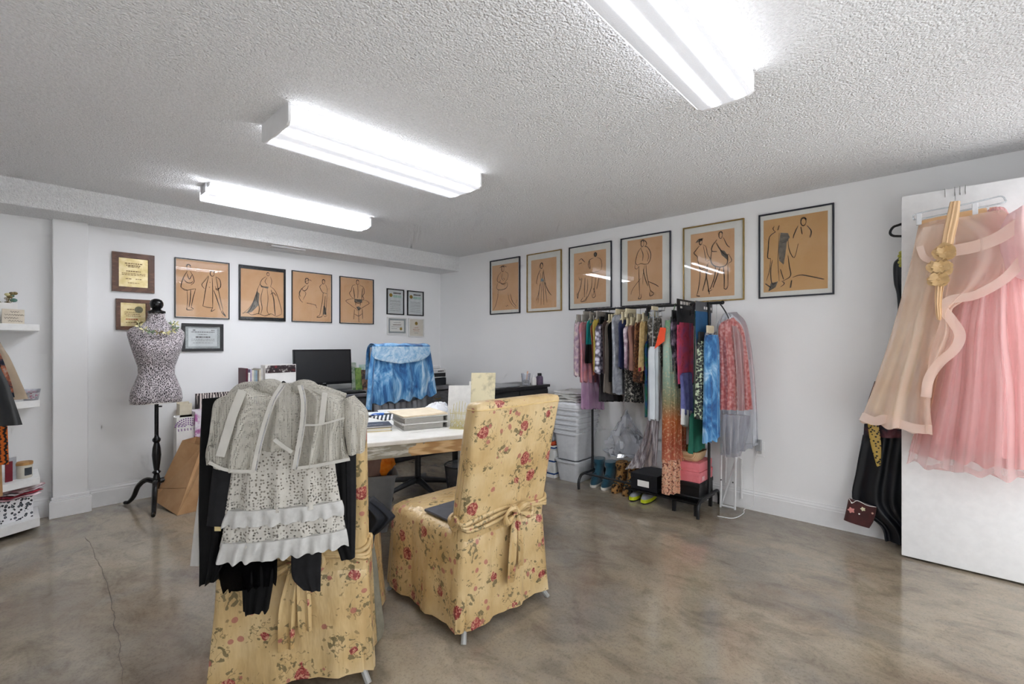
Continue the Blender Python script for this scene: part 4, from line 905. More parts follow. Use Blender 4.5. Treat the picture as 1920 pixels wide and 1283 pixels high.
# books at the left end of the credenza
cols = [('burgundy', '5a1f33'), ('white', 'e8e6e4'), ('lilac', 'b9aecb'), ('ivory', 'e6e0d2'), ('pale grey green', 'a9b7b3'), ('steel blue', '8ea3b4'), ('taupe', '8f8578'), ('cream', 'ddd4c0'), ('off-white', 'dcdad6')]
x = 1.455; rnd = random.Random(2)
for i, (cn, c) in enumerate(cols):
    w_ = rnd.uniform(.011, .017); h_ = rnd.uniform(.24, .275) if i else .28
    r = thing('upright_book', cn+' spined book standing in the row at the end of the credenza', 'book', (x+w_/2, 4.66, ZT_), 0, 'books in the row on the credenza')
    cv = mat('book_cover_'+c, c, rough=.5)
    MB().box(x, x+.002, 4.56, 4.76, ZT_, ZT_+h_).box(x+w_-.002, x+w_, 4.56, 4.76, ZT_, ZT_+h_).box(x+.002, x+w_-.002, 4.56, 4.563, ZT_, ZT_+h_).build('cover', cv, r, smooth=False)
    MB().box(x+.002, x+w_-.002, 4.564, 4.755, ZT_+.004, ZT_+h_-.006).build('page_block', PAPER, r, smooth=False)
    x += w_+.0015
# white bag with a black and red figure band
r = thing('gift_bag', 'white glossy carrier bag with dark painted figures beside the monitor', 'bag', (1.80, 4.56, ZT_))
p0, p1 = on_y(497, 682, 4.50), on_y(555, 682, 4.50); zt = on_y(520, 684, 4.50).z
MB().box(p0.x, p1.x, 4.50, 4.506, ZT_, zt).build('front_panel', PAPER, r, smooth=False)
MB().box(p0.x, p1.x, 4.60, 4.606, ZT_, zt).box(p0.x, p0.x+.004, 4.506, 4.60, ZT_, zt-.005).box(p1.x-.004, p1.x, 4.506, 4.60, ZT_, zt-.005).build('side_panel', PAPER, r, smooth=False)
MB().box(p0.x+.004, p1.x-.004, 4.4985, 4.5, zt-.075, zt-.006).build('figure_band', mat('figure_print', 'e8e4e0', '35282a', scale=13, lo=.48, hi=.56, cols=[(.42, 'e8e4e0'), (.5, '3a2c2e'), (.6, '241c1e'), (.68, '7d2a30')]), r, smooth=False)
MB().lathe([(.001, 0), (.03, 0)], (0, 0, 0), 16, 1, .3).build('hand_slot', mat('slot_dark', '9a9a98', '8a8a88'), r) if False else None
# colourful magazines between monitor and office chair
for i, (u0, u1, vt, y, c, c2, lab) in enumerate(((660, 672, 680, 4.70, 'dfe5dd', '6f9a72', 'pale magazine with green landscape behind the monitor edge'), (668, 682, 690, 4.66, '9fc06a', '4d7a45', 'lime green magazine standing near the monitor'), (676, 690, 684, 4.72, 'c9dcd8', '7fb0a0', 'mint magazine standing behind the dark one'), (680, 694, 694, 4.62, '3a2f30', 'b58d70', 'dark magazine with a portrait on its cover'))):
    p0, p1 = on_y(u0, vt, y), on_y(u1, vt, y)
    o = MB().add([Vector((p0.x, y, ZT_)), Vector((p1.x, y+.02, ZT_)), Vector((p1.x, y+.05, p1.z)), Vector((p0.x, y+.03, p0.z)), Vector((p0.x, y+.006, ZT_)), Vector((p1.x, y+.026, ZT_)), Vector((p1.x, y+.056, p1.z)), Vector((p0.x, y+.036, p0.z))], [(0,1,2,3),(7,6,5,4),(0,4,5,1),(1,5,6,2),(2,6,7,3),(3,7,4,0)]).build('magazine', mat('cover_%d' % i, c, c2, rough=.4, scale=10, lo=.45, hi=.6), smooth=False)
    tag(o, lab, 'magazine', 'magazines standing on the credenza')
# printer at the right end
r = thing('printer', 'white and black desktop printer at the corner end of the credenza', 'printer', (3.50, 4.62, ZT_))
PW = mat('printer_white', 'dedede', 'd2d2d2', rough=.4)
MB().box(3.27, 3.66, 4.46, 4.80, ZT_, ZT_+.09).build('paper_tray', mat('printer_black', '1d2228', '252a30', rough=.4), r, smooth=False, bevel=.006)
MB().box(3.25, 3.64, 4.44, 4.80, ZT_+.09, ZT_+.20).build('body', PW, r, smooth=False, bevel=.01)
MB().box(3.27, 3.60, 4.50, 4.80, ZT_+.20, ZT_+.235).build('scanner_lid', PW, r, smooth=False, bevel=.008)
MB().box(3.40, 3.63, 4.437, 4.441, ZT_+.105, ZT_+.15).build('output_slot', BLACKM, r, smooth=False)
for k in range(4): MB().box(3.52+.022*k, 3.532+.022*k, 4.436, 4.44, ZT_+.165, ZT_+.178).build('button', BLACKM, r, smooth=False)

# ------------------------------------------------------------------ office chair with the tie-dye blouse
OCX, OCY = 2.44, 3.36
r = thing('office_chair', 'grey channel-tufted office chair on a black star base behind the desk', 'office chair', (OCX, OCY, 0), math.radians(4))
LEA = mat('grey_leatherette', '85868a', '77787c', rough=.42, scale=18)
DGR = mat('dark_grey_plastic', '2c2e31', '35373a', rough=.45)
for k in range(5):
    a = math.radians(90+72*k+20); d_ = Vector((math.cos(a), math.sin(a), 0))
    MB().tube([d_*.03+UP*.115, d_*.16+UP*.10, d_*.31+UP*.075], [.028, .024, .016], 8).build('base_arm', DGR, r, local=True)
    c = d_*.31; s_ = Vector((-d_.y, d_.x, 0))
    cs = MB()
    for q in (-.014, .014): cs.lathe([(.001, 0), (.027, 0), (.027, .016), (.001, .016)], (0, 0, 0), 16) if False else cs.tube([c+s_*(q-.008)+UP*.028, c+s_*(q+.008)+UP*.028], .027, 14)
    cs.build('caster', BLACKM, r, local=True)
MB().lathe([(.035, .09), (.035, .14), (.026, .15), (.026, .36), (.04, .37), (.04, .40)], n=18).build('gas_lift', BLACKM, r, local=True)
MB().box(-.11, .11, -.12, .12, .395, .435).build('mechanism', BLACKM, r, smooth=False, bevel=.01, local=True)
MB().tube(smooth_pts([(.1, -.02, .41), (.2, -.03, .415), (.28, -.05, .40), (.33, -.06, .375)], 4), .006, 8).build('lever', BLACKM, r, local=True)
rows = []
for z, g_ in ((.435, -.03), (.445, -.005), (.475, .0), (.505, -.008), (.52, -.04)):
    rows.append(rrect(.27+g_, -.27-g_*.6, .24+g_*.6, z, .09))
MB().loops(rows).build('seat', mat('dark_seat_shell', '2f3032', '3a3b3d', rough=.5), r, local=True, angle=60)
# backrest: channels of padding, each its own part
bz0, bz1 = .56, 1.27
for k in range(9):
    x0 = -.285+k*.0635; x = x0+.0315
    pr = smooth_pts([(x, .21-.02*math.cos((x)/.29*1.4), bz0), (x, .235-.03*math.cos(x/.29*1.4), .75), (x, .27-.035*math.cos(x/.29*1.4), 1.0), (x, .30-.03*math.cos(x/.29*1.4), bz1)], 4)
    rws = []
    for i, p in enumerate(pr):
        q = i/(len(pr)-1); e_ = .6+.4*math.sin(math.pi*min(1, max(0, q*1.0))) if q in (0, 1) else 1
        rws.append([p+Vector((.0325*math.cos(t_), .03*e_*math.sin(t_), 0)) for t_ in [2*math.pi*j/12 for j in range(12)]])
    MB().loops(rws).build('back_channel', LEA, r, local=True, angle=70)
bs = []
for i, z in enumerate((.60, .75, .90, 1.05, 1.22)):
    bs.append([Vector((x, .245+.06*(z-.6)/.6-.02*math.cos(x/.29*1.4)+o_, z)) for x, o_ in [(-.27, 0), (-.1, 0), (.1, 0), (.27, 0), (.27, .03), (.1, .04), (-.1, .04), (-.27, .03)]])
MB().loops(bs).build('back_shell', DGR, r, local=True)
MB().box(-.03, .03, .10, .28, .42, .45).box(-.03, .03, .255, .29, .42, .70).build('back_bracket', BLACKM, r, smooth=False, local=True)
# blouse draped over the back
TIE = N('blue_tie_dye'); nz = TIE.noise(7, 6, .62, TIE.mapped((1.3, 1, .55)), 1.2)
TIE.set(color=TIE.ramp(nz, [(.36, '164378'), (.46, '2f6fa8'), (.54, '5f9bca'), (.63, 'a3c6e0'), (.72, 'd0e0ec')]), rough=.75, sheen=.3); TIE.bump(TIE.noise(16, 3, .5, TIE.mapped((2, 1, .35))), .4, .012); TIE = TIE.m
PB = Vector((0, OCY+.16, 0)); NBk = Vector((0, -1, 0))
ob = lambda u, v, d=0.0: on_y(u, v, OCY+.19-d)
r = thing('tie_dye_blouse', 'blue tie-dye blouse draped over the office chair back', 'blouse', (2.44, OCY+.16, .9))
L, R = px_rows([(700, 648, 805, 648), (695, 672, 809, 672), (693, 700, 813, 700), (692, 730, 816, 722), (694, 757, 818, 737)], ob)
loft(L, R, NBk, .035, .0, 4, .010, .25, 60, 6, 3, hem=.03).build('front', TIE, r, angle=75)
L, R = px_rows([(698, 650, 806, 650), (699, 668, 806, 664), (712, 676, 790, 676), (745, 682, 755, 682)], lambda u, v: ob(u, v, .055))
loft(L, R, NBk, .006, .0, 1, .002, 1, 24, 5, 5).build('folded_back_yoke', mat('pale_tie_dye', '6fa6d0', 'cfe0ec', rough=.75, scale=11, kind='swirl'), r, angle=75)
L, R = px_rows([(699, 648, 704, 648), (692, 690, 702, 690), (689, 730, 700, 730), (686, 768, 697, 770)], lambda u, v: ob(u, v, .03))
loft(L, R, NBk, .02, .01, 1, .004, 1, 12, 5, 6).build('sleeve', TIE, r, angle=75)
pt_ = [ob(701, 648)+Vector((0, .0, 0)), ob(701, 647)+Vector((0, .05, .012)), ob(702, 660)+Vector((0, .10, 0))]
L = [ob(700, 648)+Vector((.01, d_, z_)) for d_, z_ in ((-.03, -.01), (.02, .012), (.08, .008), (.13, -.06), (.15, -.3))]
R = [ob(805, 648)+Vector((-.01, d_, z_)) for d_, z_ in ((-.03, -.01), (.02, .012), (.08, .008), (.13, -.06), (.15, -.3))]
loft(L, R, UP, .004, .0, 3, .003, 1, 30, 6, 8).build('back', TIE, r, angle=75)

# ------------------------------------------------------------------ bins under the desk
def tub(name, label, cat, c, rz, wb, db, wt, dt, h, mt, lip=.012, group=None, wall=.004):
    r = thing(name, label, cat, c, rz, group)
    def rr(hw, hd, z, rad): 
        return [Vector((p.x, p.y, z)) for p in rrect(hw, -hd, hd, z, rad)]
    rows = [rr(wb/2, db/2, 0, .03), rr(wt/2, dt/2, h-.02, .035), rr(wt/2+lip, dt/2+lip, h-.018, .04), rr(wt/2+lip, dt/2+lip, h, .04), rr(wt/2-wall, dt/2-wall, h, .035), rr(wb/2-wall, db/2-wall, .006, .03)]
    MB().loops(rows, True, True).build('tub_shell', mt, r, local=True, angle=35)
    return r
tub('waste_bin', 'grey plastic waste bin beside the near chair', 'bin', (1.73, 2.96, 0), math.radians(-30), .26, .20, .36, .27, .40, GREYP)
tag(MB().lathe([(.002, .25), (.10, .26), (.125, .33), (.12, .42), (.13, .49), (.09, .54), (.04, .57), (.004, .58)], (1.70, 2.945, 0), 20, .95, .75).build('knotted_bag', mat('mauve_brown_bag', '8f7368', '7d6258', rough=.7, scale=9, bump=.4), angle=30), 'mauve brown printed bag stuffed into the grey bin', 'bag')
rnd = random.Random(15); rows = []
for i in range(8):
    t_ = -math.pi/2+math.pi*i/7
    rows.append([Vector((1.82+.075*math.cos(t_)*math.cos(j*.449)*(1+rnd.uniform(-.3, .3))+.02*math.sin(t_), 2.90+.05*math.cos(t_)*math.sin(j*.449)*(1+rnd.uniform(-.3, .3)), .45+.085*math.sin(t_)+rnd.uniform(-.008, .008))) for j in range(14)])
o = MB().loops(rows).build('orange_packet', mat('orange_film', 'e0701c', 'f29a3a', rough=.2, scale=12, coat=.5), angle=12); tag(o, 'shiny orange packet sticking out of the grey bin', 'packet')
r = thing('mesh_bin', 'round dark wire mesh waste basket under the desk', 'bin', (2.62, 2.99, 0))
MESHB = sheer('dark_wire_mesh', '55555a', '66666a', .62, 30, transl=0)
MB().lathe([(.11, .004), (.145, .28)], n=32, cap=False).build('mesh_wall', MESHB, r, local=True)
MB().tube([(.145*math.cos(q), .145*math.sin(q), .28) for q in [2*math.pi*k/32 for k in range(32)]], .005, 8, True).build('rim', BLACKM, r, local=True)
MB().lathe([(.001, 0), (.112, 0), (.112, .012), (.001, .012)], n=32).build('base', BLACKM, r, local=True)

# ------------------------------------------------------------------ black cabinet by the right wall, with bottles
r = thing('black_cabinet', 'black cabinet standing out from the right wall', 'cabinet', (3.3, 3.2, 0))
MB().box(2.86, 3.80, 2.96, 3.42, .86, .885).build('top', mat('black_wood', '1b1b1d', '232325', rough=.3), r, smooth=False, bevel=.002)
MB().box(2.88, 3.78, 2.98, 3.42, .04, .86).build('carcass', BLACKM, r, smooth=False)
for x0 in (2.90, 3.345): 
    d_ = MB().box(x0, x0+.425, 2.965, 2.98, .07, .84).build('door', mat('black_wood2', '202022', '28282a', rough=.35), r, smooth=False, bevel=.003)
    MB().tube([(x0+.2, 2.955, .5), (x0+.2, 2.955, .62)], .005, 8).build('handle', CHROME, d_)
tag(MB().box(2.90, 3.38, 3.0, 3.36, .8855, .905).build('laptop', mat('grey_lid', '8f9194', '9d9fa2', rough=.35, metal=.3), bevel=.006), 'closed grey laptop on the black cabinet', 'laptop')
def jar(label, x, y, rad, h, mt, capmt, z=.8855):
    r = thing('cosmetic_bottle', label, 'bottle', (x, y, z), 0, 'bottles on the black cabinet')
    MB().lathe([(rad, 0), (rad, h*.62), (rad*.85, h*.72), (rad*.55, h*.78)], n=18).build('body', mt, r, local=True)
    MB().lathe([(rad*.6, h*.78), (rad*.6, h), (rad*.5, h*1.01)], n=18).build('cap', capmt, r, local=True)
CLR = plastic_film('clear_plastic', gloss=.35)
jar('dark violet supplement bottle on the black cabinet', 3.70, 3.02, .036, .115, mat('violet_label', '6b5a72', '4b4052', scale=20), BLACKM)
jar('small white bottle between clear cup and violet bottle', 3.62, 3.03, .028, .10, PAPER, WHITE)
r = thing('plastic_cup', 'clear plastic cup of oddments on the black cabinet', 'cup', (3.52, 3.05, .8855))
MB().lathe([(.036, 0), (.048, .12), (.046, .12), (.034, .004)], n=24).build('cup_wall', CLR, r, local=True)
MB().lathe([(.002, .01), (.033, .01), (.036, .05), (.002, .06)], n=14).build('cup_filling', mat('oddments', 'c9c5c0', '8f8a86', scale=40, kind='spots'), r, local=True)
MB().tube([(.01, 0, .05), (.03, .0, .14)], .007, 8).build('peach_stick', mat('peach', 'd9a98f', 'cc9a80'), r, local=True)

# ------------------------------------------------------------------ storage bins and carton
TUBM = mat('milky_plastic', 'e6e8eb', 'dcdee2', rough=.25, alpha=.72)
def storage(label, c, w_, d_, h, rz=0):
    r = tub('storage_bin', label, 'storage bin', c, rz, w_*.84, d_*.84, w_, d_, h, TUBM, .014, 'stacked clear storage bins')
    return r
storage('clear storage bin at the bottom of the stack by the rack', (3.74, 2.60, 0), .32, .26, .20)
for k in range(6):
    storage(('clear storage bin, %s of the six nested ones above the bottom bin' % ('lowest', 'second', 'third', 'fourth', 'fifth', 'topmost')[k]), (3.745, 2.61, .205+.047*k), .33+.012*k, .27+.012*k, .26)
for k in range(7):
    pass
lid = MB().loops([[Vector((p.x, p.y, z)) for p in rrect(.21-g_, -.18+g_, .18-g_, z, .05)] for z, g_ in ((0, 0), (.03, 0), (.03, .02), (.05, .03))])
lo = lid.build('bin_lid', mat('white_lid', 'dcdde0', 'cfd0d3', rough=.4)); lo.location = (3.745, 2.61, .202+.26+.047*5+.006); FRAME[lo.name] = Matrix.Translation(lo.location)
tag(lo, 'white lid closing the nested storage bins', 'lid')
zz = .202+.26+.047*5+.058
rnd = random.Random(9)
for k in range(4):
    rows = []
    for z, g_ in ((0, .01), (.006, 0), (.016, 0), (.022, .012)):
        rows.append([Vector((3.74+p.x+.006*math.sin(i*.8+k), 2.62+p.y+.006*math.cos(i*.9+k), zz+.0235*k+z+.005*math.sin(i*.35+k*2))) for i, p in enumerate(rrect(.19-g_-.008*k, -.15+g_, .15-g_-.006*k, 0, .03))])
    tag(MB().loops(rows).build('folded_linen', COTN, angle=60), 'folded white linen on the storage bins, %s layer' % ('bottom', 'second', 'third', 'top')[k], 'linen', 'folded linen on the bins')
CART = mat('white_carton', 'e8e8e6', 'dfdfdd', rough=.6); BLUS = mat('blue_stripe', '2c4f8a', '254680', rough=.5)
for k, (h0, h1, lab) in enumerate(((0, .27, 'lower white archive carton with blue stripes, behind the bins'), (.273, .31, 'shallow white blue-edged carton on top of the archive carton'))):
    r = thing('archive_carton', lab, 'carton', (3.76, 2.92, h0), 0, 'archive cartons behind the bins')
    x0, x1, y0, y1 = 3.585, 3.94, 2.745, 2.945
    MB().box(x0, x1, y0, y1, h0, h1).build('carton_body', CART, r, smooth=False, bevel=.003)
    sts = (.035, .155) if k == 0 else (.012,)
    for z in sts: MB().box(x0-.001, x1, y0-.001, y1, h0+z, h0+z+.014).build('stripe', BLUS, r, smooth=False)
    if k == 0:
        MB().box(x0+.13, x0+.22, y0-.003, y0, .165, .20).build('hand_hole', mat('hole_dark', '23262d', '2c2f36'), r, smooth=False)
        MB().box(x0-.002, x0, y0+.08, y0+.26, .06, .15).build('label_panel', PAPER, r, smooth=False)
o = MB().loops([[Vector((3.70+p.x, 2.845+p.y*.9+.004*math.sin(i), .311+z+.004*math.sin(i*.7))) for i, p in enumerate(rrect(.11-g_, -.1+g_, .1-g_, 0, .02))] for z, g_ in ((0, .01), (.012, 0), (.03, 0), (.04, .01))]).build('folded_cloth', mat('orange_red_cloth', 'd0552f', 'bb4526', rough=.8), angle=60)
tag(o, 'folded orange cloth on the archive carton', 'cloth')
o = MB().loops([[Vector((3.69+p.x, 2.845+p.y*.9, .352+z+.004*math.sin(i*.7))) for i, p in enumerate(rrect(.10-g_, -.1+g_, .1-g_, 0, .02))] for z, g_ in ((0, .01), (.015, 0), (.06, .01), (.075, .03))]).build('grey_pouch', mat('grey_pouch_cloth', '8b8c90', '9a9b9f', rough=.5), angle=60)
tag(o, 'grey pouch on the folded orange cloth', 'pouch')
#--PART4--
# ------------------------------------------------------------------ clothes rack on the right
RX, RY0, RY1, RZ = 3.70, 2.385, 1.325, 1.615
r = thing('clothes_rack', 'black tubular clothes rack loaded with sample garments by the right wall', 'clothes rack', (RX, (RY0+RY1)/2, 0))
for y in (RY0, RY1):
    MB().tube([(RX, y, .125), (RX, y, RZ)], .011, 12).build('upright', BLACKM, r)
    MB().tube(smooth_pts([(3.475, y, 0), (3.475, y, .06), (3.50, y, .105), (3.56, y, .125), (3.84, y, .125), (3.90, y, .105), (3.925, y, .06), (3.925, y, 0)], 4), .0125, 10).build('foot', BLACKM, r)
MB().tube([(RX, RY0+.07, RZ), (RX, RY1-.10, RZ)], .011, 12).build('hanging_rail', BLACKM, r)
MB().tube([(3.56, RY0, .125), (3.56, RY1, .125)], .009, 10).build('lower_rail', BLACKM, r)
for y in (RY0+.07, RY1-.10): MB().ball((RX, y, RZ), .015).build('end_cap', BLACKM, r)

def M3(key, cols, scale=12, kind='noise', **kw): return mat(key, cols[0], cols[-1], scale=scale, kind=kind, cols=[(.3+.4*i/max(1, len(cols)-1), c) for i, c in enumerate(cols)], rough=kw.pop('rough', .75), **kw)
GMAT = {
 'ruffle': M3('cream_mauve_ruffle', ['e0d3c2', 'b59ca8', '6f5872'], 22, bump=.5), 'pink': M3('rose_embroidered', ['d7a0a8', 'c77f86', 'b88ca6'], 10, bump=.3),
 'lilac': sheer('lilac_sheer', 'd3a8cf', 'e0bddb', .6), 'teal': mat('teal_black_blocks', '12757a', '15161c', kind='grad', cols=[(.0, '0c0c10'), (.16, '0c0c10'), (.161, '1a8a8c'), (.42, '1a8a8c'), (.421, '171b33'), (1, '171b33')]),
 'peach': M3('peach_print', ['d89a72', 'c8705c', '8d5a50'], 14), 'olive': M3('mustard_satin', ['b8a34a', 'a48f3c'], 9, rough=.4), 'silver': M3('silver_lavender_sequin', ['d5d2de', '8f889c', '3c3744'], 28, 'spots', rough=.3),
 'brown': M3('chocolate_stripe', ['3b2c2a', '54403a'], 20), 'taupe': M3('taupe_crepe', ['8a8078', '766c65'], 8), 'black': BLKC, 'snake': M3('grey_snakeskin', ['d0d2d8', '9fa2ab', '74777f'], 16, bump=.2), 'navy': M3('navy_satin', ['2b3150', '3a4168'], 8, rough=.4),
 'mauve': M3('mauve_white_print', ['e2d9de', 'a88f9e', '6d5563'], 18), 'cocoa': M3('cocoa_chiffon', ['7b564c', '946a5c'], 8), 'charcoal': sheer('charcoal_chiffon', '4c4a4c', '5c5a5c', .8), 'bw': M3('black_white_vine_print', ['141416', '1d1c1e', 'cfc8bd'], 30, 'swirl'),
 'leopard': M3('rust_leopard_print', ['7e5138', '2b2122', '9c6a48'], 30, 'spots'), 'beige': M3('beige_leaf_print', ['dcc79a', 'c7a973', '7b6a40'], 18), 'jungle': M3('green_blue_print', ['16202e', '1f6f4a', '2a4f8c', '121a22'], 12), 'paisley': M3('black_white_paisley', ['e4e0d6', '4a4640', '1f1d1d'], 20, 'swirl'),
 'orange': M3('neon_orange', ['f0562c', 'e8481f'], 6, rough=.5), 'pearl': M3('pearl_grey_silk', ['cfd5da', 'bcc3c9'], 6, rough=.35), 'lilacblack': M3('black_lilac_print', ['17171b', '20212c', 'c5b3cc'], 9), 'legging': M3('purple_red_rose_print', ['6b3a68', 'a84a72', 'c4445a', '3a2433'], 10), 'denim': M3('violet_denim', ['565b94', '6d71a8', '4a4f86'], 14),
 'ocean': M3('ocean_blue_knit', ['235a86', '1b4b74'], 8), 'sparkle': M3('black_green_sparkle', ['0e1312', '17231d', 'b8c4a6'], 60, 'spots', rough=.4), 'emerald': M3('emerald_cloth', ['155444', '1d6a54'], 9), 'tie': TIE, 'coral': M3('coral_sequin', ['f4a79c', 'ea837a', 'd5675f'], 45, 'spots', rough=.4), 'copper': M3('rust_strip', ['a6563a', 'bb6a48'], 8), 'white': M3('white_blouse', ['e8e6e4', 'd8d6d4'], 8)}
OMB = N('ombre_green_rust'); zc = OMB.n('ShaderNodeSeparateXYZ', _Vector=OMB.obj()).outputs[2]
oc = OMB.ramp(OMB.math('DIVIDE', zc, 1.35), [(0, 'c08a70'), (.17, 'b2664c'), (.28, '8d3f26'), (.42, 'a05526'), (.52, '7a7350'), (.66, '7d9482'), (.85, '9db8a8'), (1, '5f8f68')])
OMB.set(color=OMB.mix(OMB.math('MULTIPLY', OMB.math('GREATER_THAN', OMB.noise(60, 2), .58), .35), oc, 'd8b890'), rough=.6); GMAT['ombre'] = OMB.m
SEQ = M3('pink_gold_sequins', ['d9a58c', 'b5694f', 'e6c9a8', '7d4436'], 70, 'spots', rough=.3)
HGC = mat('ivory_hanger', 'ddd2b4', 'cfc4a4', rough=.5); HGB = mat('black_hanger', '1a1a1c', '232325', rough=.4); HGG = mat('grey_hanger_board', 'a8a29a', '938d86', rough=.6); HGW = plastic_film('clear_hanger', gloss=.5)
# name, label, category, left-edge px, top px, bottom px, near x, far x, material, swell, hanger
RACK = [
 ('ruffled_scarf', 'cream and mauve ruffled scarf at the corner end of the rack', 'scarf', 1079, 604, 706, 3.50, 3.60, 'ruffle', .02, HGG),
 ('embroidered_top', 'rose embroidered top next to the ruffled scarf on the rack', 'top', 1085, 604, 716, 3.50, 3.80, 'pink', .015, HGG),
 ('lilac_tunic', 'sheer lilac tunic hanging below the rose top', 'tunic', 1087, 640, 766, 3.52, 3.84, 'lilac', .01, HGG),
 ('colour_block_top', 'black, teal and navy colour-block top on the rack', 'top', 1099, 600, 680, 3.50, 3.82, 'teal', .014, HGG),
 ('peach_top', 'peach print top showing beside the colour-block top', 'top', 1106, 606, 702, 3.52, 3.82, 'peach', .012, HGG),
 ('mustard_dress', 'mustard satin sliver between peach top and sequin top', 'dress', 1112, 598, 698, 3.49, 3.78, 'olive', .01, HGG),
 ('sequin_top', 'silver lavender sequin top on the rack', 'top', 1117, 608, 700, 3.48, 3.80, 'silver', .02, HGB),
 ('charcoal_tunic', 'sheer charcoal tunic hanging lower than its neighbours', 'tunic', 1125, 606, 752, 3.54, 3.94, 'charcoal', .015, HGB),
 ('brown_cardigan', 'chocolate brown cardigan on the rack left of the taupe tunic', 'cardigan', 1129, 600, 700, 3.48, 3.80, 'brown', .014, HGB),
 ('taupe_tunic', 'taupe crepe tunic between brown cardigan and black vest', 'tunic', 1134, 604, 736, 3.48, 3.82, 'taupe', .014, HGC),
 ('black_vest', 'black vest left of the grey snakeskin jacket', 'vest', 1140, 604, 716, 3.48, 3.80, 'black', .014, HGC),
 ('snakeskin_jacket', 'wide grey snakeskin print jacket on the rack', 'jacket', 1146, 590, 738, 3.46, 3.86, 'snake', .024, HGC),
 ('navy_blouse', 'navy satin blouse right of the snakeskin jacket', 'blouse', 1159, 600, 690, 3.48, 3.80, 'navy', .014, HGC),
 ('vine_print_dress', 'black and white vine print dress hanging low in the middle of the rack', 'dress', 1168, 618, 752, 3.50, 3.76, 'bw', .018, HGC),
 ('mauve_blouse', 'mauve and white print blouse before the cocoa chiffon top', 'blouse', 1169, 612, 692, 3.48, 3.78, 'mauve', .014, HGC),
 ('chiffon_top', 'cocoa brown chiffon top on an ivory hanger', 'top', 1177, 610, 694, 3.48, 3.76, 'cocoa', .016, HGC),
 ('rust_blouse', 'rust leopard print top on the rack', 'top', 1189, 604, 714, 3.48, 3.74, 'leopard', .016, HGC),
 ('leaf_print_dress', 'beige leaf print dress with a red hem tip', 'dress', 1200, 602, 697, 3.48, 3.74, 'beige', .016, HGC),
 ('jungle_print_trousers', 'green and blue print trousers below the leaf print dress', 'trousers', 1208, 640, 782, 3.50, 3.72, 'jungle', .014, HGB),
 ('paisley_bag', 'black and white paisley bag with a round handle on the rack', 'bag', 1217, 596, 690, 3.47, 3.66, 'paisley', .03, HGW),
 ('silk_coat', 'long pearl grey silk coat before the ombre dress', 'coat', 1219, 650, 788, 3.44, 3.60, 'pearl', .03, HGW),
 ('lilac_print_dress', 'black dress with pale lilac patches right of the ombre dress', 'dress', 1258, 598, 768, 3.50, 3.62, 'lilacblack', .010, HGB),
 ('denim_skirt', 'violet denim skirt with white lower edge below the rose leggings', 'skirt', 1274, 700, 776, 3.50, 3.76, 'denim', .02, HGB),
 ('emerald_shawl', 'emerald green shawl bunched low above the gold basket', 'shawl', 1293, 778, 850, 3.50, 3.80, 'emerald', .022, HGB),
 ('sparkle_jacket', 'black jacket with green sparkle beside the blue tie-dye dress', 'jacket', 1308, 640, 784, 3.46, 3.60, 'sparkle', .016, HGB),
 ('tie_dye_dress', 'blue tie-dye dress hanging near the end of the rack', 'dress', 1322, 628, 832, 3.46, 3.66, 'tie', .024, HGW)]
rnd = random.Random(11)
GR = 'garments on the clothes rack'
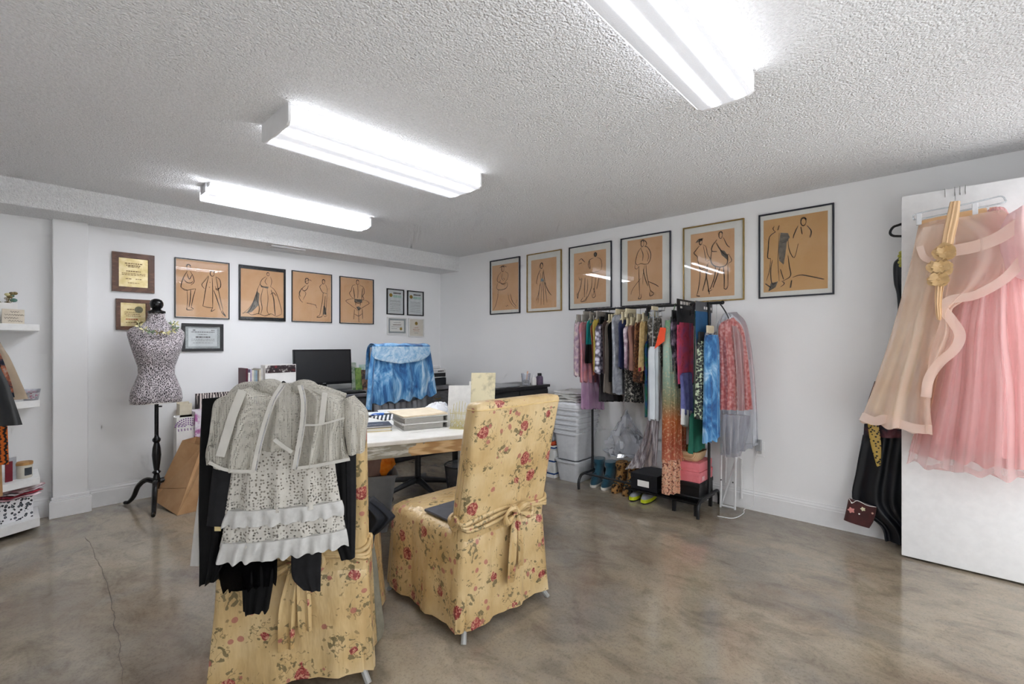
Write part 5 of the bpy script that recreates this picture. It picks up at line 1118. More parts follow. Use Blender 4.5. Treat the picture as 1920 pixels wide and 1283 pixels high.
for i, (nm, lab, cat, u, vt, vb, x0, x1, mk, sw, hg) in enumerate(RACK):
    y = y_of(u, x0); zt = z_of(vt, x0, y); zb = z_of(vb, x0, y)
    r = thing(nm, lab, cat, ((x0+x1)/2, y, zb), 0, GR)
    xm = (x0+x1)/2; hw = (x1-x0)/2; h = zt-zb
    fl_ = rnd.uniform(.9, 1.08); sl = rnd.uniform(-.02, .02); sw *= 1.6; x1 += .05*(i < 18); tw = rnd.uniform(-.03, .03)
    L = [Vector((xm-hw*.72, y, zt)), Vector((xm-hw*.98, y, zt-h*.10)), Vector((xm-hw*.94, y+sl*.5, zt-h*.45)), Vector((x0, y+sl, zb+.01))]
    R = [Vector((xm+hw*.72, y+tw, zt)), Vector((xm+hw*.98, y+tw, zt-h*.10)), Vector((xm+hw*.94, y+tw, zt-h*.45)), Vector((x1, y+tw, zb-rnd.uniform(-.06, .05)))]
    loft(L, R, (0, -1, 0), sw, sw*.6, 3+rnd.random()*2, .011, .35, 26, 5, i, hem=.02).build('garment_body', GMAT[mk], r, angle=70)
    if nm == 'denim_skirt': loft([L[-1]+UP*.03, L[-1]-UP*.09], [R[-1]+UP*.03, R[-1]-UP*.12], (0, -1, 0), sw, sw*.6, 4, .008, 1, 26, 3, i).build('white_hem', GMAT['white'], r, angle=70)
    if nm == 'leaf_print_dress': loft([L[-1]+UP*.02, L[-1]-UP*.01], [R[-1]+UP*.02, R[-1]-UP*.01], (0, -1, 0), sw+.003, sw*.6, 4, .004, 1, 26, 3, i).build('red_hem', mat('red_edge', 'a83434', '952a2a'), r, angle=70)
    if nm == 'paisley_bag': MB().tube([(x0+.05+.05*math.cos(q), y-.03, zb+.11+.09*math.sin(q)) for q in [2*math.pi*k/24 for k in range(24)]], .006, 8, True).build('round_handle', HGB, r)
    if nm in ('lilac_tunic', 'jungle_print_trousers', 'emerald_shawl', 'vine_print_dress', 'denim_skirt', 'silk_coat'):    # hung from a long strap
        zt2 = RZ-.06
        for dx in (-.5, .5): MB().strip([Vector((xm+hw*dx, y, zt-.005)), Vector((xm+hw*dx*.6, y, zt2))], .012, (0, -1, 0), .002).build('strap', GMAT[mk], r)
        zt = zt2
    hr = thing('clothes_hanger', 'clip hanger carrying the '+lab.split(' on the rack')[0][:60], 'hanger', (xm, y, zt), 0, 'hangers on the clothes rack')
    MB().tube(smooth_pts([(RX, y, zt+.02), (RX, y, RZ-.03), (RX+.013, y, RZ-.005), (RX+.012, y, RZ+.013), (RX, y, RZ+.0155), (RX-.014, y, RZ+.008)], 4), .0018, 6).build('hook', CHROME, hr)
    MB().tube([(xm-hw*.78, y, zt+.004), (RX, y, zt+.022), (xm+hw*.78, y, zt+.004)], .005, 8).build('bar', hg, hr)
    MB().box(xm-hw*.62, xm+hw*.66, y-.006, y+.006, zt+.012, min(RZ-.015, zt+.07)).build('board', hg if hg is not HGW else HGC, hr, smooth=False, bevel=.002) if zt+.03 < RZ-.015 else None
    for dx in (-.6, .6): MB().box(xm+hw*dx-.012, xm+hw*dx+.012, y-.009, y+.009, zt-.03, zt+.016).build('clip', hg, hr, smooth=False, bevel=.002)
# packs of leggings hung by printed cards
for nm, lab, u, vt, vm, vb, x0, x1, mk, cm in (('legging_pack', 'purple and red rose print leggings under a black printed card', 1268, 560, 604, 722, 3.45, 3.80, 'legging', mat('black_card', '121214', '1a1a1c', rough=.5)),
                                         ('legging_pack', 'ocean blue leggings hung under a grey card', 1303, 564, 583, 650, 3.46, 3.80, 'ocean', mat('grey_card', '55565a', '4c4d51', rough=.5))):
    y = y_of(u, x0); zt, zm, zb = z_of(vt, x0, y), z_of(vm, x0, y), z_of(vb, x0, y)
    r = thing(nm, lab, 'leggings', ((x0+x1)/2, y, zb), 0, GR)
    MB().box(x0, x1, y-.006, y-.003, zm-.02 if mk == 'legging' else zm, zt).build('header_card', cm, r, smooth=False)
    loft([Vector((x0+.01, y, zm)), Vector((x0+.012, y, (zm+zb)/2)), Vector((x0+.03, y, zb))], [Vector((x1-.01, y, zm)), Vector((x1-.012, y, (zm+zb)/2)), Vector((x1-.02, y, zb-.01))], (0, -1, 0), .012, .008, 2, .002, 1, 24, 4, 3).build('folded_leggings', GMAT[mk], r, angle=70)
    if mk == 'legging':
        m = MB()       # block lettering on the card, too small to read in the photograph
        for row, (zz_, hh, n_) in enumerate(((.028, .024, 4), (.062, .016, 6))):
            for q in range(n_):
                xx = x0+.06+q*.22/n_; w_ = .16/n_
                m.box(xx, xx+w_, y-.0075, y-.006, zt-zz_-hh/2, zt-zz_+hh/2)
        m.build('card_print', PAPER, r, smooth=False)
        loft([Vector((x0+.03, y, zb+.005)), Vector((x0+.04, y, zb-.03))], [Vector((x1-.02, y, zb-.005)), Vector((x1-.03, y, zb-.02))], (0, -1, 0), .012, .008, 1, .002, 1, 16, 3, 3).build('black_hem', BLKC, r)
    else:
        for q in range(4): MB().box(x0+.16+q*.045, x0+.185+q*.045, y-.0075, y-.006, zm+.02, zm+.04).build('card_letter', PAPER, r, smooth=False)
    MB().strip([(RX, y-.004, RZ+.014), (RX, y-.004, zt-.03)], .03, (0, -1, 0), .002).build('hang_tab', cm, r)
o = MB().add([on_x(1227, 655, 3.46), on_x(1246, 640, 3.46), on_x(1249, 615, 3.46), on_x(1238, 614, 3.46)]+[on_x(a, b, 3.475) for a, b in ((1227, 655), (1246, 640), (1249, 615), (1238, 614))], [(0,1,2,3),(7,6,5,4),(0,4,5,1),(1,5,6,2),(2,6,7,3),(3,7,4,0)]).build('orange_swatch', GMAT['orange'], smooth=False)
tag(o, 'neon orange fabric swatch hanging in front of the silk coat', 'swatch')
# ombre dress with sequin hem
x0, x1 = 3.42, 3.60; y = y_of(1238, x0)
r = thing('ombre_dress', 'long green to rust ombre dress with pink gold sequin hem', 'dress', ((x0+x1)/2, y, z_of(927, x0, y)), 0, GR)
ZZ = lambda v: z_of(v, x0, y)
L = [Vector((x0+.10, y, ZZ(600))), Vector((x0+.06, y, ZZ(650))), Vector((x0+.03, y-.01, ZZ(740))), Vector((x0, y-.02, ZZ(866)))]
R = [Vector((x0+.22, y-.02, ZZ(600))), Vector((x0+.24, y-.04, ZZ(650))), Vector((x0+.25, y-.09, ZZ(740))), Vector((x0+.24, y-.10, ZZ(866)))]
loft(L, R, (-.6, -.8, 0), .05, .03, 4, .012, .3, 40, 6, 5).build('ombre_body', GMAT['ombre'], r, angle=70)
L = [Vector((x0, y-.02, ZZ(862))), Vector((x0-.005, y-.022, ZZ(895))), Vector((x0-.005, y-.022, ZZ(925)))]
R = [Vector((x0+.20, y-.085, ZZ(862))), Vector((x0+.205, y-.085, ZZ(895))), Vector((x0+.21, y-.085, ZZ(925)))]
loft(L, R, (-.6, -.8, 0), .055, .03, 4, .012, 1, 40, 5, 5).build('sequin_hem', SEQ, r, angle=70)
MB().tube(smooth_pts([(RX, y, RZ+.015), (RX-.02, y, RZ-.02), (x0+.17, y-.01, ZZ(598))], 4), .004, 6).build('strap', GMAT['ombre'], r)
# shimmering gown trailing over the shoe box
x0 = 3.46; y = y_of(1205, x0)
sg = lambda u, v: on_x(u, v, 3.52)
r = thing('metallic_gown', 'shimmering bronze and silver gown trailing down over the shoe box', 'gown', sg(1200, 876), 0, GR)
L, R = px_rows([(1222, 660, 1236, 660), (1218, 740, 1238, 740), (1213, 790, 1236, 790), (1203, 830, 1234, 830), (1186, 862, 1232, 858), (1172, 880, 1232, 872)], sg)
loft(L, R, (-1, -.3, 0), .03, .02, 4, .012, .4, 36, 6, 4).build('skirt', M3('bronze_silver_lame', ['a89a94', '6d6468', 'c9c4c6', '4f4644'], 7, rough=.25, stretch=(3, 3, .3)), r, angle=70)
MB().tube(smooth_pts([sg(1229, 662), (RX-.02, y_of(1232, RX), RZ-.05), (RX, y_of(1232, RX), RZ+.013)], 4), .004, 6).build('strap', M3('bronze_strap', ['6d6468', '857c80'], 7), r)
# coral sequin dress in a plastic garment bag
r = thing('coral_dress', 'coral sequin dress at the near end of the rack', 'dress', (3.72, 1.17, .75), 0, GR)
cg = lambda u, v: on_plane(u, v, Vector((3.70, 1.20, 0)), Vector((-.75, -.66, 0)))
NC = Vector((-.75, -.66, 0))
L, R = px_rows([(1366, 598, 1374, 596), (1348, 612, 1392, 616), (1349, 660, 1400, 660), (1350, 720, 1406, 720), (1348, 768, 1410, 768)], cg)
loft(L, R, NC, .04, .03, 5, .012, .3, 40, 6, 7).build('dress_body', GMAT['coral'], r, angle=70)
L, R = px_rows([(1366, 612, 1374, 612), (1369, 640, 1386, 640), (1374, 700, 1388, 700), (1377, 768, 1390, 768)], lambda u, v: cg(u, v)+NC*.055)
loft(L, R, NC, .01, .004, 2, .004, 1, 16, 5, 8).build('blush_panel', sheer('blush_panel_chiffon', 'd9a39e', 'e0b2ac', .85), r, angle=70)
r = thing('garment_bag', 'clear plastic garment bag over the coral dress', 'garment bag', (3.72, 1.17, .45))
L, R = px_rows([(1356, 588, 1376, 586), (1342, 612, 1396, 612), (1345, 680, 1408, 690), (1346, 770, 1414, 775), (1349, 852, 1416, 830)], lambda u, v: cg(u, v)+NC*.03)
loft(L, R, NC, .065, .08, 5, .014, .3, 40, 6, 12).build('film', plastic_film('thin_garment_film', gloss=.16), r, angle=70)
L, R = px_rows([(1350, 775, 1400, 778), (1349, 810, 1396, 815), (1353, 855, 1382, 852)], lambda u, v: cg(u, v)+NC*.045)
loft(L, R, NC, .03, .03, 4, .012, 1, 30, 6, 13).build('tulle_lining', sheer('grey_white_tulle', 'd2d0d4', 'dedce0', .5), r, angle=70)
MB().tube(smooth_pts([cg(1368, 600), cg(1362, 588), cg(1356, 578), cg(1350, 570)], 4), .005, 8).build('hanger_hook', HGB, r)
# white cloth hanging on the wall behind the rack
o = loft([Vector((3.93, 2.20, 1.30)), Vector((3.93, 2.19, .9)), Vector((3.92, 2.16, .50))], [Vector((3.93, 1.45, 1.30)), Vector((3.93, 1.47, .9)), Vector((3.92, 1.5, .42))], (-1, 0, 0), .012, .004, 4, .008, .4, 40, 5, 3).build('backdrop_cloth', mat('white_backdrop_cloth', 'e6e5e3', 'dedddb', rough=.8), angle=70)
tag(o, 'plain white cloth hanging on the wall behind the rack', 'cloth')

# ------------------------------------------------------------------ footwear and boxes below the rack
def blob(rows, mt, name, parent, angle=60):
    """rows: (z, x0, x1, y half width, x shift)"""
    R_ = []
    for z, x0, x1, hy in rows:
        R_.append([Vector((x0+(x1-x0)*(.5+.5*math.cos(t_)), hy*math.copysign(abs(math.sin(t_))**.8, math.sin(t_)), z)) for t_ in [2*math.pi*k/20 for k in range(20)]])
    return MB().loops(R_).build(name, mt, parent, local=True, angle=angle)
def boot(label, x, y, rz, mt, solem, tall, grp, rowh=1.0):
    r = thing('ankle_boot', label, 'boot', (x, y, 0), rz, grp)
    blob([(0, -.15, .125, .043), (.018, -.152, .127, .045), (.022, -.15, .125, .044)], solem, 'sole', r)
    sh = blob([(.022, -.147, .122, .042), (.05, -.142, .122, .042), (.075, -.10, .122, .041), (.095, -.045, .122, .04), (.13, -.01, .124, .041), (tall*.8, 0, .125, .044), (tall, -.008, .13, .047)], mt, 'upper', r)
    blob([(tall-.03, -.016, .136, .052), (tall+.004, -.014, .135, .051), (tall+.006, .0, .12, .04)], mt, 'cuff', sh)
    for k in range(3): MB().tube([(-.10+.028*k, -.032, .068+.016*k), (-.098+.028*k, 0, .082+.016*k), (-.10+.028*k, .032, .068+.016*k)], .003, 6).build('lace', mat('boot_lace', '1d4a58', '235464'), sh, local=True)
    return r
TEAL = mat('teal_suede', '123f50', '174a5d', rough=.85, scale=30, sheen=.4); RUB = mat('pale_rubber', 'd4d0c6', 'c6c2b8', rough=.6)
boot('teal suede ankle boot nearer the storage bins', 3.735, 2.355, .25, TEAL, RUB, .22, 'teal boots')
boot('teal suede ankle boot beside the leopard boots', 3.735, 2.235, .2, TEAL, RUB, .21, 'teal boots')
LEO = mat('leopard_fur', '8b6236', '2a1d14', rough=.9, kind='spots', scale=42, cols=[(.2, '1d1510'), (.38, '3a2818'), (.46, '8a6236'), (.7, '9c7444')], bump=.4)
boot('leopard print boot left of its pair', 3.72, 2.115, .15, LEO, LEO, .23, 'leopard boots')
boot('leopard print boot right of its pair', 3.715, 2.0, .1, LEO, LEO, .24, 'leopard boots')
NEON = mat('neon_yellow_rubber', 'c6cf22', 'b4be1c', rough=.5); GRYK = mat('grey_mesh_shoe', '9a9ca2', '85878e', rough=.7)
for lab, y in (('grey running shoe with neon yellow sole, left one of the pair', 1.895), ('grey running shoe with neon yellow sole, right one of the pair', 1.79)):
    r = thing('running_shoe', lab, 'shoe', (3.64, y, 0), .1, 'running shoes')
    blob([(0, -.145, .13, .042), (.006, -.148, .132, .044), (.010, -.148, .132, .044)], BLACKM, 'outsole', r)
    blob([(.010, -.148, .132, .044), (.036, -.146, .132, .043)], NEON, 'midsole', r)
    up_ = blob([(.036, -.142, .128, .041), (.055, -.125, .126, .039), (.07, -.05, .126, .037), (.078, .0, .127, .036)], GRYK, 'upper', r)
    for k in range(3): MB().tube([(-.07+.026*k, -.026, .062+.006*k), (-.07+.026*k, .026, .062+.006*k)], .003, 6).build('lace', NEON, up_, local=True)
# low black bench
r = thing('low_bench', 'low black shoe bench under the pink boxes', 'bench', (3.68, 1.6, 0))
MB().box(3.50, 3.86, 1.335, 1.93, .088, .104).build('shelf_board', BLACKW, r, smooth=False, bevel=.002)
for x in (3.53, 3.83):
    for y in (1.36, 1.53, 1.905): MB().box(x-.012, x+.012, y-.012, y+.012, 0, .088).build('leg', BLACKM, r, smooth=False)
def lidbox(name, label, x0, x1, y0, y1, z0, z1, mt, lh=.03, group=None, lab_=None):
    r = thing(name, label, 'box', ((x0+x1)/2, (y0+y1)/2, z0), 0, group)
    MB().box(x0+.003, x1-.003, y0+.003, y1-.003, z0, z1-lh*.4).build('box_base', mt, r, smooth=False, bevel=.002)
    MB().box(x0, x1, y0, y1, z1-lh, z1).build('box_lid', mt, r, smooth=False, bevel=.003)
    if lab_ == 'x': MB().box(x0-.0012, x0, y0+.07, y0+.17, z0+.03, z1-lh-.015).build('size_label', PAPER, r, smooth=False)
    if lab_ == 'y': MB().box(x0+.04, x0+.09, y0-.0012, y0, z0+.012, z1-lh-.004).build('size_label', mat('pink_label', 'e8b8bc', 'dfa8ad'), r, smooth=False)
    return r
lidbox('shoe_box', 'black shoe box with white size label on the low bench', 3.52, 3.80, 1.665, 1.90, .105, .235, mat('black_box_card', '15161b', '1d1e24', rough=.4), .035, lab_='x')
lidbox('storage_cube', 'black storage box under the pink shoe boxes', 3.56, 3.85, 1.345, 1.60, .105, .236, mat('black_cube_card', '0f0f10', '17171a', rough=.35), .03)
PINK = mat('pink_marble_card', 'e2848a', 'd9747c', rough=.5, kind='swirl', scale=5)
lidbox('shoe_box', 'lower pink shoe box on the black storage box', 3.57, 3.84, 1.345, 1.60, .237, .315, PINK, .03, 'pink shoe boxes', 'y')
lidbox('shoe_box', 'upper pink shoe box under the gold filled basket', 3.575, 3.835, 1.35, 1.595, .316, .385, PINK, .045, 'pink shoe boxes')
r = thing('woven_basket', 'beige woven basket heaped with gold accessories on the pink boxes', 'basket', (3.70, 1.475, .386))
RAF = mat('beige_raffia', 'd0b48f', 'b4946c', rough=.8, kind='stripe', scale=40, bump=.5)
rows = [[Vector((p.x, p.y, z)) for p in rrect(w_, -d_, d_, z, .05)] for z, w_, d_ in ((0, .09, .085), (.03, .105, .10), (.075, .112, .108), (.075, .10, .096), (.012, .085, .078))]
MB().loops(rows).build('basket_wall', RAF, r, local=True, angle=50)
GOLDS = mat('gold_foil', 'd8b752', 'a67f28', rough=.2, metal=.8, scale=14); BRC = mat('brown_satin', '5e3a22', '80532f', rough=.3)
rnd = random.Random(4)
for k in range(7):
    a = rnd.random()*6.28; q = rnd.uniform(.0, .055); c = Vector((q*math.cos(a), q*math.sin(a), .075+rnd.uniform(-.01, .03)))
    m = MB(); rows = []
    for i in range(7):
        t_ = -math.pi/2+math.pi*i/6; rows.append([c+Vector((.045*math.cos(t_)*math.cos(j*.524)*(1+.3*math.sin(j*2+k)), .038*math.cos(t_)*math.sin(j*.524)*(1+.3*math.cos(j*1.7+k)), .026*math.sin(t_)*(1+.2*math.sin(j+i)))) for j in range(12)])
    m.loops(rows).build('accessory', GOLDS if k % 3 else BRC, r, local=True, angle=25)
# clear packing film heaped behind the boots
rows = []; rnd = random.Random(6)
for i in range(11):
    a = -math.pi/2*.1+math.pi*.55*i/10; q = max(.02, math.cos(a))
    rows.append([Vector((3.86+.07*q*math.cos(j*math.pi/15)*(1+rnd.uniform(-.35, .35)), 2.12+.2*q*math.sin(j*math.pi/15)*(1+rnd.uniform(-.3, .3)), .27+.34*max(0, math.sin(a))*(1+.25*math.sin(j*.42+1))+rnd.uniform(-.012, .02))) for j in range(30)])
tag(MB().loops(rows).build('packing_film', plastic_film('crinkled_film', gloss=.3, rough=.08), angle=15), 'crinkled clear packing film heaped behind the boots', 'plastic film')
tag(MB().box(3.875, 3.945, 1.95, 2.30, 0, .255).build('white_box', CART, bevel=.004), 'plain white box under the clear packing film', 'box')
# folded white trestle frame by the wall
r = thing('folding_frame', 'white folding trestle frame leaning near the outlet', 'stand', (3.90, 1.24, 0))
WM = mat('white_tube', 'e2e2e2', 'd8d8d8', rough=.35)
fp = lambda u, v, x=3.88: on_x(u, v, x)
a = [(1350, 942), (1352, 832)]; 
for (p0, p1, xx) in (((1351, 945), (1353, 790), 3.86), ((1378, 952), (1380, 785), 3.87), ((1352, 942), (1384, 850), 3.90), ((1360, 905), (1364, 800), 3.93), ((1390, 935), (1390, 860), 3.94)):
    A, B = fp(*p0, xx), fp(*p1, xx)
    if A.z < .04: A.z = 0
    MB().tube([A, B], .0085, 8).build('bar', WM, r)
MB().tube([fp(1351, 947, 3.86), fp(1378, 953, 3.87)], .0085, 8).build('cross_bar', WM, r)
MB().tube([fp(1352, 850, 3.86), fp(1380, 848, 3.87)], .0085, 8).build('cross_bar', WM, r)
for u, v in ((1352, 900), (1374, 905)): MB().tube([fp(u, v, 3.852), fp(u, v, 3.875)], .006, 8).build('bolt', BLACKM, r)
# wall outlet with adapter and cable
r = thing('wall_outlet', 'white wall outlet on the right wall', 'outlet', (XR-.004, 1.03, .46))
oy, oz = on_x(1424, 842, XR).y, on_x(1424, 842, XR).z
MB().box(XR-.007, XR-.0005, oy-.036, oy+.036, oz-.058, oz+.058).build('cover_plate', WHITE, r, smooth=False, bevel=.002)
for dz_ in (-.022, .022): MB().box(XR-.009, XR-.007, oy-.018, oy+.018, oz+dz_-.014, oz+dz_+.014).build('socket', mat('outlet_grey', 'd5d5d3', 'cacac8'), r, smooth=False, bevel=.002)
r = thing('power_adapter', 'grey power adapter with white cable plugged into the outlet', 'adapter', (XR-.03, oy, oz-.02))
MB().box(XR-.045, XR-.0092, oy-.02, oy+.02, oz-.01, oz+.075).build('adapter_case', mat('adapter_grey', 'a9abad', '9a9c9e', rough=.4), r, smooth=False, bevel=.004)
cb = [Vector((XR-.03, oy+.005, oz-.01)), Vector((XR-.03, oy+.03, oz-.12)), Vector((XR-.028, oy+.035, .2)), Vector((XR-.03, oy+.03, .05)), on_z(1396, 955, .004), on_z(1394, 963, .004), on_z(1375, 972, .004), on_z(1345, 968, .004)]
MB().tube(smooth_pts(cb, 6), .0028, 6).build('cable', WHITE, r)

# ------------------------------------------------------------------ open door with the two skirts
DRX = 3.70
dr = struct(MB().box(DRX, DRX+.038, -.66, .177, .012, 2.197).build('door_1', mat('door_white', 'efefef', 'e9e9e9', rough=.3), smooth=False, bevel=.003), 'plain white open door hung with skirts')
for z in (.25, 1.1, 1.95): MB().box(DRX+.0, DRX+.02, -.675, -.66, z, z+.09).build('hinge', CHROME, dr, smooth=False)
px_d = lambda off: (lambda u, v: on_x(u, v, DRX-off))
for u in (1772, 1790, 1800, 1810):
    p = on_x(u, 357, DRX); y = p.y
    o = MB().tube(smooth_pts([(DRX+.041, y, 2.17), (DRX+.041, y, 2.2), (DRX+.02, y, 2.201), (DRX-.003, y, 2.2), (DRX-.003, y, 2.165), (DRX-.012, y, 2.15), (DRX-.02, y, 2.16)], 4), .0018, 6).build('door_hook', CHROME)
    tag(o, 'thin wire hook over the door top, %s from the free edge' % {1772: 'first', 1790: 'second', 1800: 'third', 1810: 'fourth'}[u], 'hook', 'wire hooks over the door')
NX = Vector((-1, 0, 0))
TUL = sheer('dusty_pink_tulle', 'efc2c1', 'f4cdcb', .42, 5, transl=.4); TUL2 = mat('dusty_pink_lining', 'e3b0b0', 'e9bab8', rough=.8, scale=7, sheen=.3)
BLU = sheer('blush_organza', 'fbe3d2', 'fdeee2', .36, 6, transl=.45); BLU2 = sheer('blush_organza_band', 'fbe4d6', 'fdeee6', .42, 8, transl=.4); CHAM = sheer('champagne_organza', 'f0dcb8', 'f6e8cc', .34, 6, transl=.4)
SATN = mat('champagne_satin', 'd8b184', 'c99f70', rough=.35, scale=12, bump=.2)
r = thing('tulle_skirt', 'full dusty pink tulle skirt hanging on the door', 'skirt', on_x(1830, 900, DRX-.1), 0, 'skirts hanging on the door')
rows_ = [(1842, 402, 1886, 394), (1818, 450, 1915, 440), (1785, 540, 1950, 530), (1755, 640, 1985, 640), (1728, 760, 2010, 770), (1704, 845, 2030, 885)]
L, R = px_rows(rows_, px_d(.10)); loft(L, R, NX, .13, .04, 6, .030, .10, 110, 7, 3, hem=.02).build('tulle_layer', TUL, r, angle=80)
L, R = px_rows([(a+6, b, c-6, d) for a, b, c, d in rows_], px_d(.07)); L[-1] += UP*.07; R[-1] += UP*.07
loft(L, R, NX, .12, .035, 4.5, .02, .12, 90, 7, 5, hem=.03).build('lining', TUL2, r, angle=80)
L, R = px_rows([(1840, 408, 1888, 400), (1812, 470, 1925, 460), (1760, 620, 1960, 620), (1735, 720, 2000, 740), (1700, 862, 2040, 902)], px_d(.125)); loft(L, R, NX, .14, .03, 5, .03, .1, 110, 7, 9, hem=.025).build('outer_tulle', sheer('pink_tulle_outer', 'f2cfcd', 'f6dad8', .15, 5, transl=.45), r, angle=80)
L, R = px_rows([(1838, 404, 1888, 393), (1836, 422, 1892, 412)], px_d(.09)); loft(L, R, NX, .03, .02, 3, .004, 1, 24, 4, 1).build('waistband', TUL2, r)
MB().box(*(lambda p: (p.x-.01, p.x+.01, p.y-.014, p.y+.014, p.z-.03, p.z+.02))(on_x(1862, 396, DRX-.07))).build('clip', mat('peach_clip', 'e0b49c', 'd4a48c'), r, smooth=False)
r = thing('organza_skirt', 'blush organza wrap skirt with wide ruffled edges hanging on the door', 'skirt', on_x(1680, 800, DRX-.2), 0, 'skirts hanging on the door')
A_ = px_d(.19)
L, R = px_rows([(1722, 424, 1806, 408), (1708, 490, 1792, 490), (1690, 560, 1776, 570), (1664, 650, 1762, 660), (1634, 735, 1745, 745), (1613, 785, 1749, 812)], A_)
loft(L, R, NX, .07, .09, 2.2, .024, .12, 70, 6, 4, hem=.02).build('left_panel', BLU, r, angle=80)
L, R = px_rows([(1722, 424, 1770, 415), (1706, 500, 1757, 505), (1690, 590, 1742, 600), (1655, 690, 1715, 700), (1622, 765, 1690, 795)], px_d(.15))
loft(L, R, NX, .03, .05, 2, .016, .2, 50, 6, 6).build('inner_panel', CHAM, r, angle=80)
L, R = px_rows([(1735, 430, 1840, 408), (1735, 520, 1822, 520), (1730, 610, 1800, 620), (1724, 700, 1775, 710), (1715, 790, 1748, 808)], px_d(.13))
loft(L, R, NX, .03, .03, 3, .014, .2, 50, 6, 7).build('under_layer', sheer('tan_underlayer', 'ecc8ae', 'f2d4bc', .5, 6, transl=.4), r, angle=80)
L, R = px_rows([(1735, 425, 1880, 394), (1780, 455, 1925, 430), (1783, 500, 1925, 472), (1775, 545, 1880, 525), (1768, 575, 1812, 562), (1766, 590, 1784, 586), (1756, 618, 1800, 630), (1742, 655, 1794, 660), (1738, 700, 1760, 690), (1733, 742, 1739, 744)], px_d(.235))
loft(L, R, NX, .05, .02, 2, .012, .6, 44, 6, 5).build('cascade_ruffle', BLU, r, angle=80)
bp = px_d(.292)
for nm, path, wd in (('ruffle_band', [(1925, 478), (1885, 522), (1830, 553), (1784, 562), (1768, 578), (1784, 600), (1800, 628), (1790, 655), (1762, 680), (1742, 710), (1736, 745)], .045), ('ruffle_band', [(1790, 470), (1830, 462), (1870, 447), (1900, 428), (1925, 410)], .06), ('flap_band', [(1724, 462), (1732, 482), (1748, 490), (1766, 492)], .03)):
    band([bp(*p) for p in path], wd, NX, .003).build(nm, BLU2, r, angle=80)
hp = px_d(.25)
band([hp(1614, 780), hp(1640, 790), hp(1660, 786), hp(1690, 796), hp(1718, 804), hp(1748, 806)], .05, NX, .003).build('hem_band', BLU2, r, angle=80)
L, R = px_rows([(1728, 428, 1790, 418), (1716, 462, 1790, 468), (1735, 490, 1768, 492)], px_d(.27)); loft(L, R, NX, .02, .004, 1.5, .006, 1, 24, 5, 8).build('hip_flap', BLU, r, angle=80)
L, R = px_rows([(1722, 416, 1850, 390), (1722, 430, 1852, 404)], px_d(.20)); loft(L, R, NX, .03, .03, 2, .003, 1, 30, 4, 2).build('waistband', SATN, r, angle=80)
# shoulder puff of the neighbouring organza
L, R = px_rows([(1888, 404, 1935, 380), (1870, 440, 1950, 430), (1880, 500, 1960, 505), (1905, 520, 1970, 540)], px_d(.255)); loft(L, R, NX, .05, .03, 2, .01, 1, 30, 5, 3).build('gathered_top', sheer('pale_lilac_organza', 'e2c2c4', 'ecd2d2', .6, 8), r, angle=80)
# clear hanger with clips
r = thing('skirt_hanger', 'clear plastic clip hanger holding the organza skirt on the door', 'hanger', on_x(1790, 400, DRX-.2))
hq = px_d(.21)
MB().tube(smooth_pts([hq(1713, 412), hq(1716, 402), hq(1760, 392), hq(1800, 385), hq(1850, 374), hq(1876, 368), hq(1884, 374), hq(1878, 381), hq(1800, 396), hq(1740, 408), hq(1713, 412)], 4), .004, 8).build('hanger_frame', plastic_film('acrylic', 'eef2f5', .4, .05), r)
MB().tube(smooth_pts([hq(1791, 388), hq(1791, 366), on_x(1790, 358, DRX-.12), on_x(1790, 352, DRX-.02)], 4), .002, 6).build('hook', CHROME, r)
for u, v in ((1723, 411), (1828, 392)):
    p = hq(u, v); MB().box(p.x-.012, p.x+.012, p.y-.012, p.y+.012, p.z-.035, p.z+.03).build('clip', mat('clip_clear_white', 'e6e9ec', 'd8dbde', rough=.15), r, smooth=False, bevel=.004)
# pleated sash with satin flowers
r = thing('satin_sash', 'champagne pleated sash with satin flowers over the organza skirt', 'sash', on_x(1760, 600, DRX-.31))
PLT = mat('pleated_satin', 'dcb98f', 'c9a477', rough=.4, kind='stripe', scale=16, stretch=(.2, .2, 1), rot=(0, 0, 0), bump=.3)
sp_ = px_d(.30)
L, R = px_rows([(1781, 379, 1801, 377), (1774, 410, 1798, 410), (1768, 440, 1791, 442), (1763, 472, 1784, 476)], sp_); loft(L, R, NX, .012, .006, 3, .003, 1, 20, 6, 2).build('upper_band', PLT, r, angle=70)
L, R = px_rows([(1753, 530, 1770, 534), (1752, 560, 1766, 566), (1754, 588, 1766, 592), (1757, 600, 1764, 601)], sp_); loft(L, R, NX, .010, .006, 3, .003, 1, 20, 6, 3).build('lower_band', PLT, r, angle=70)
FLW = mat('gold_satin_petal', 'd2b283', 'bd9a68', rough=.35, scale=15)
rnd = random.Random(12)
for u, v in ((1772, 474), (1764, 500), (1760, 524)):
    c = px_d(.335)(u, v); fl2 = MB().ball(c, (.008, .012, .010)).build('flower_heart', FLW, r)
    for k in range(9):
        a = k*.7+rnd.random()*.4; d_ = Vector((-.35-.4*(k % 2), math.cos(a), math.sin(a)*.75)).normalized(); s_ = Vector((0, -math.sin(a), math.cos(a)))
        b0 = c+d_*.006; w_ = rnd.uniform(.022, .034); l_ = rnd.uniform(.036, .060)
        row0 = [b0+s_*w_*q*.4 for q in (-1, -.5, 0, .5, 1)]; row1 = [b0+d_*l_*.6+s_*w_*q+NX*(.012*(q*q-.6)) for q in (-1, -.5, 0, .5, 1)]; row2 = [b0+d_*l_*(1-.3*q*q)+s_*w_*.8*q+NX*(-.010+.006*math.sin(q*5+k)) for q in (-1, -.5, 0, .5, 1)]
        MB().grid([row0, row1, row2]).build('petal', FLW, fl2, angle=60)
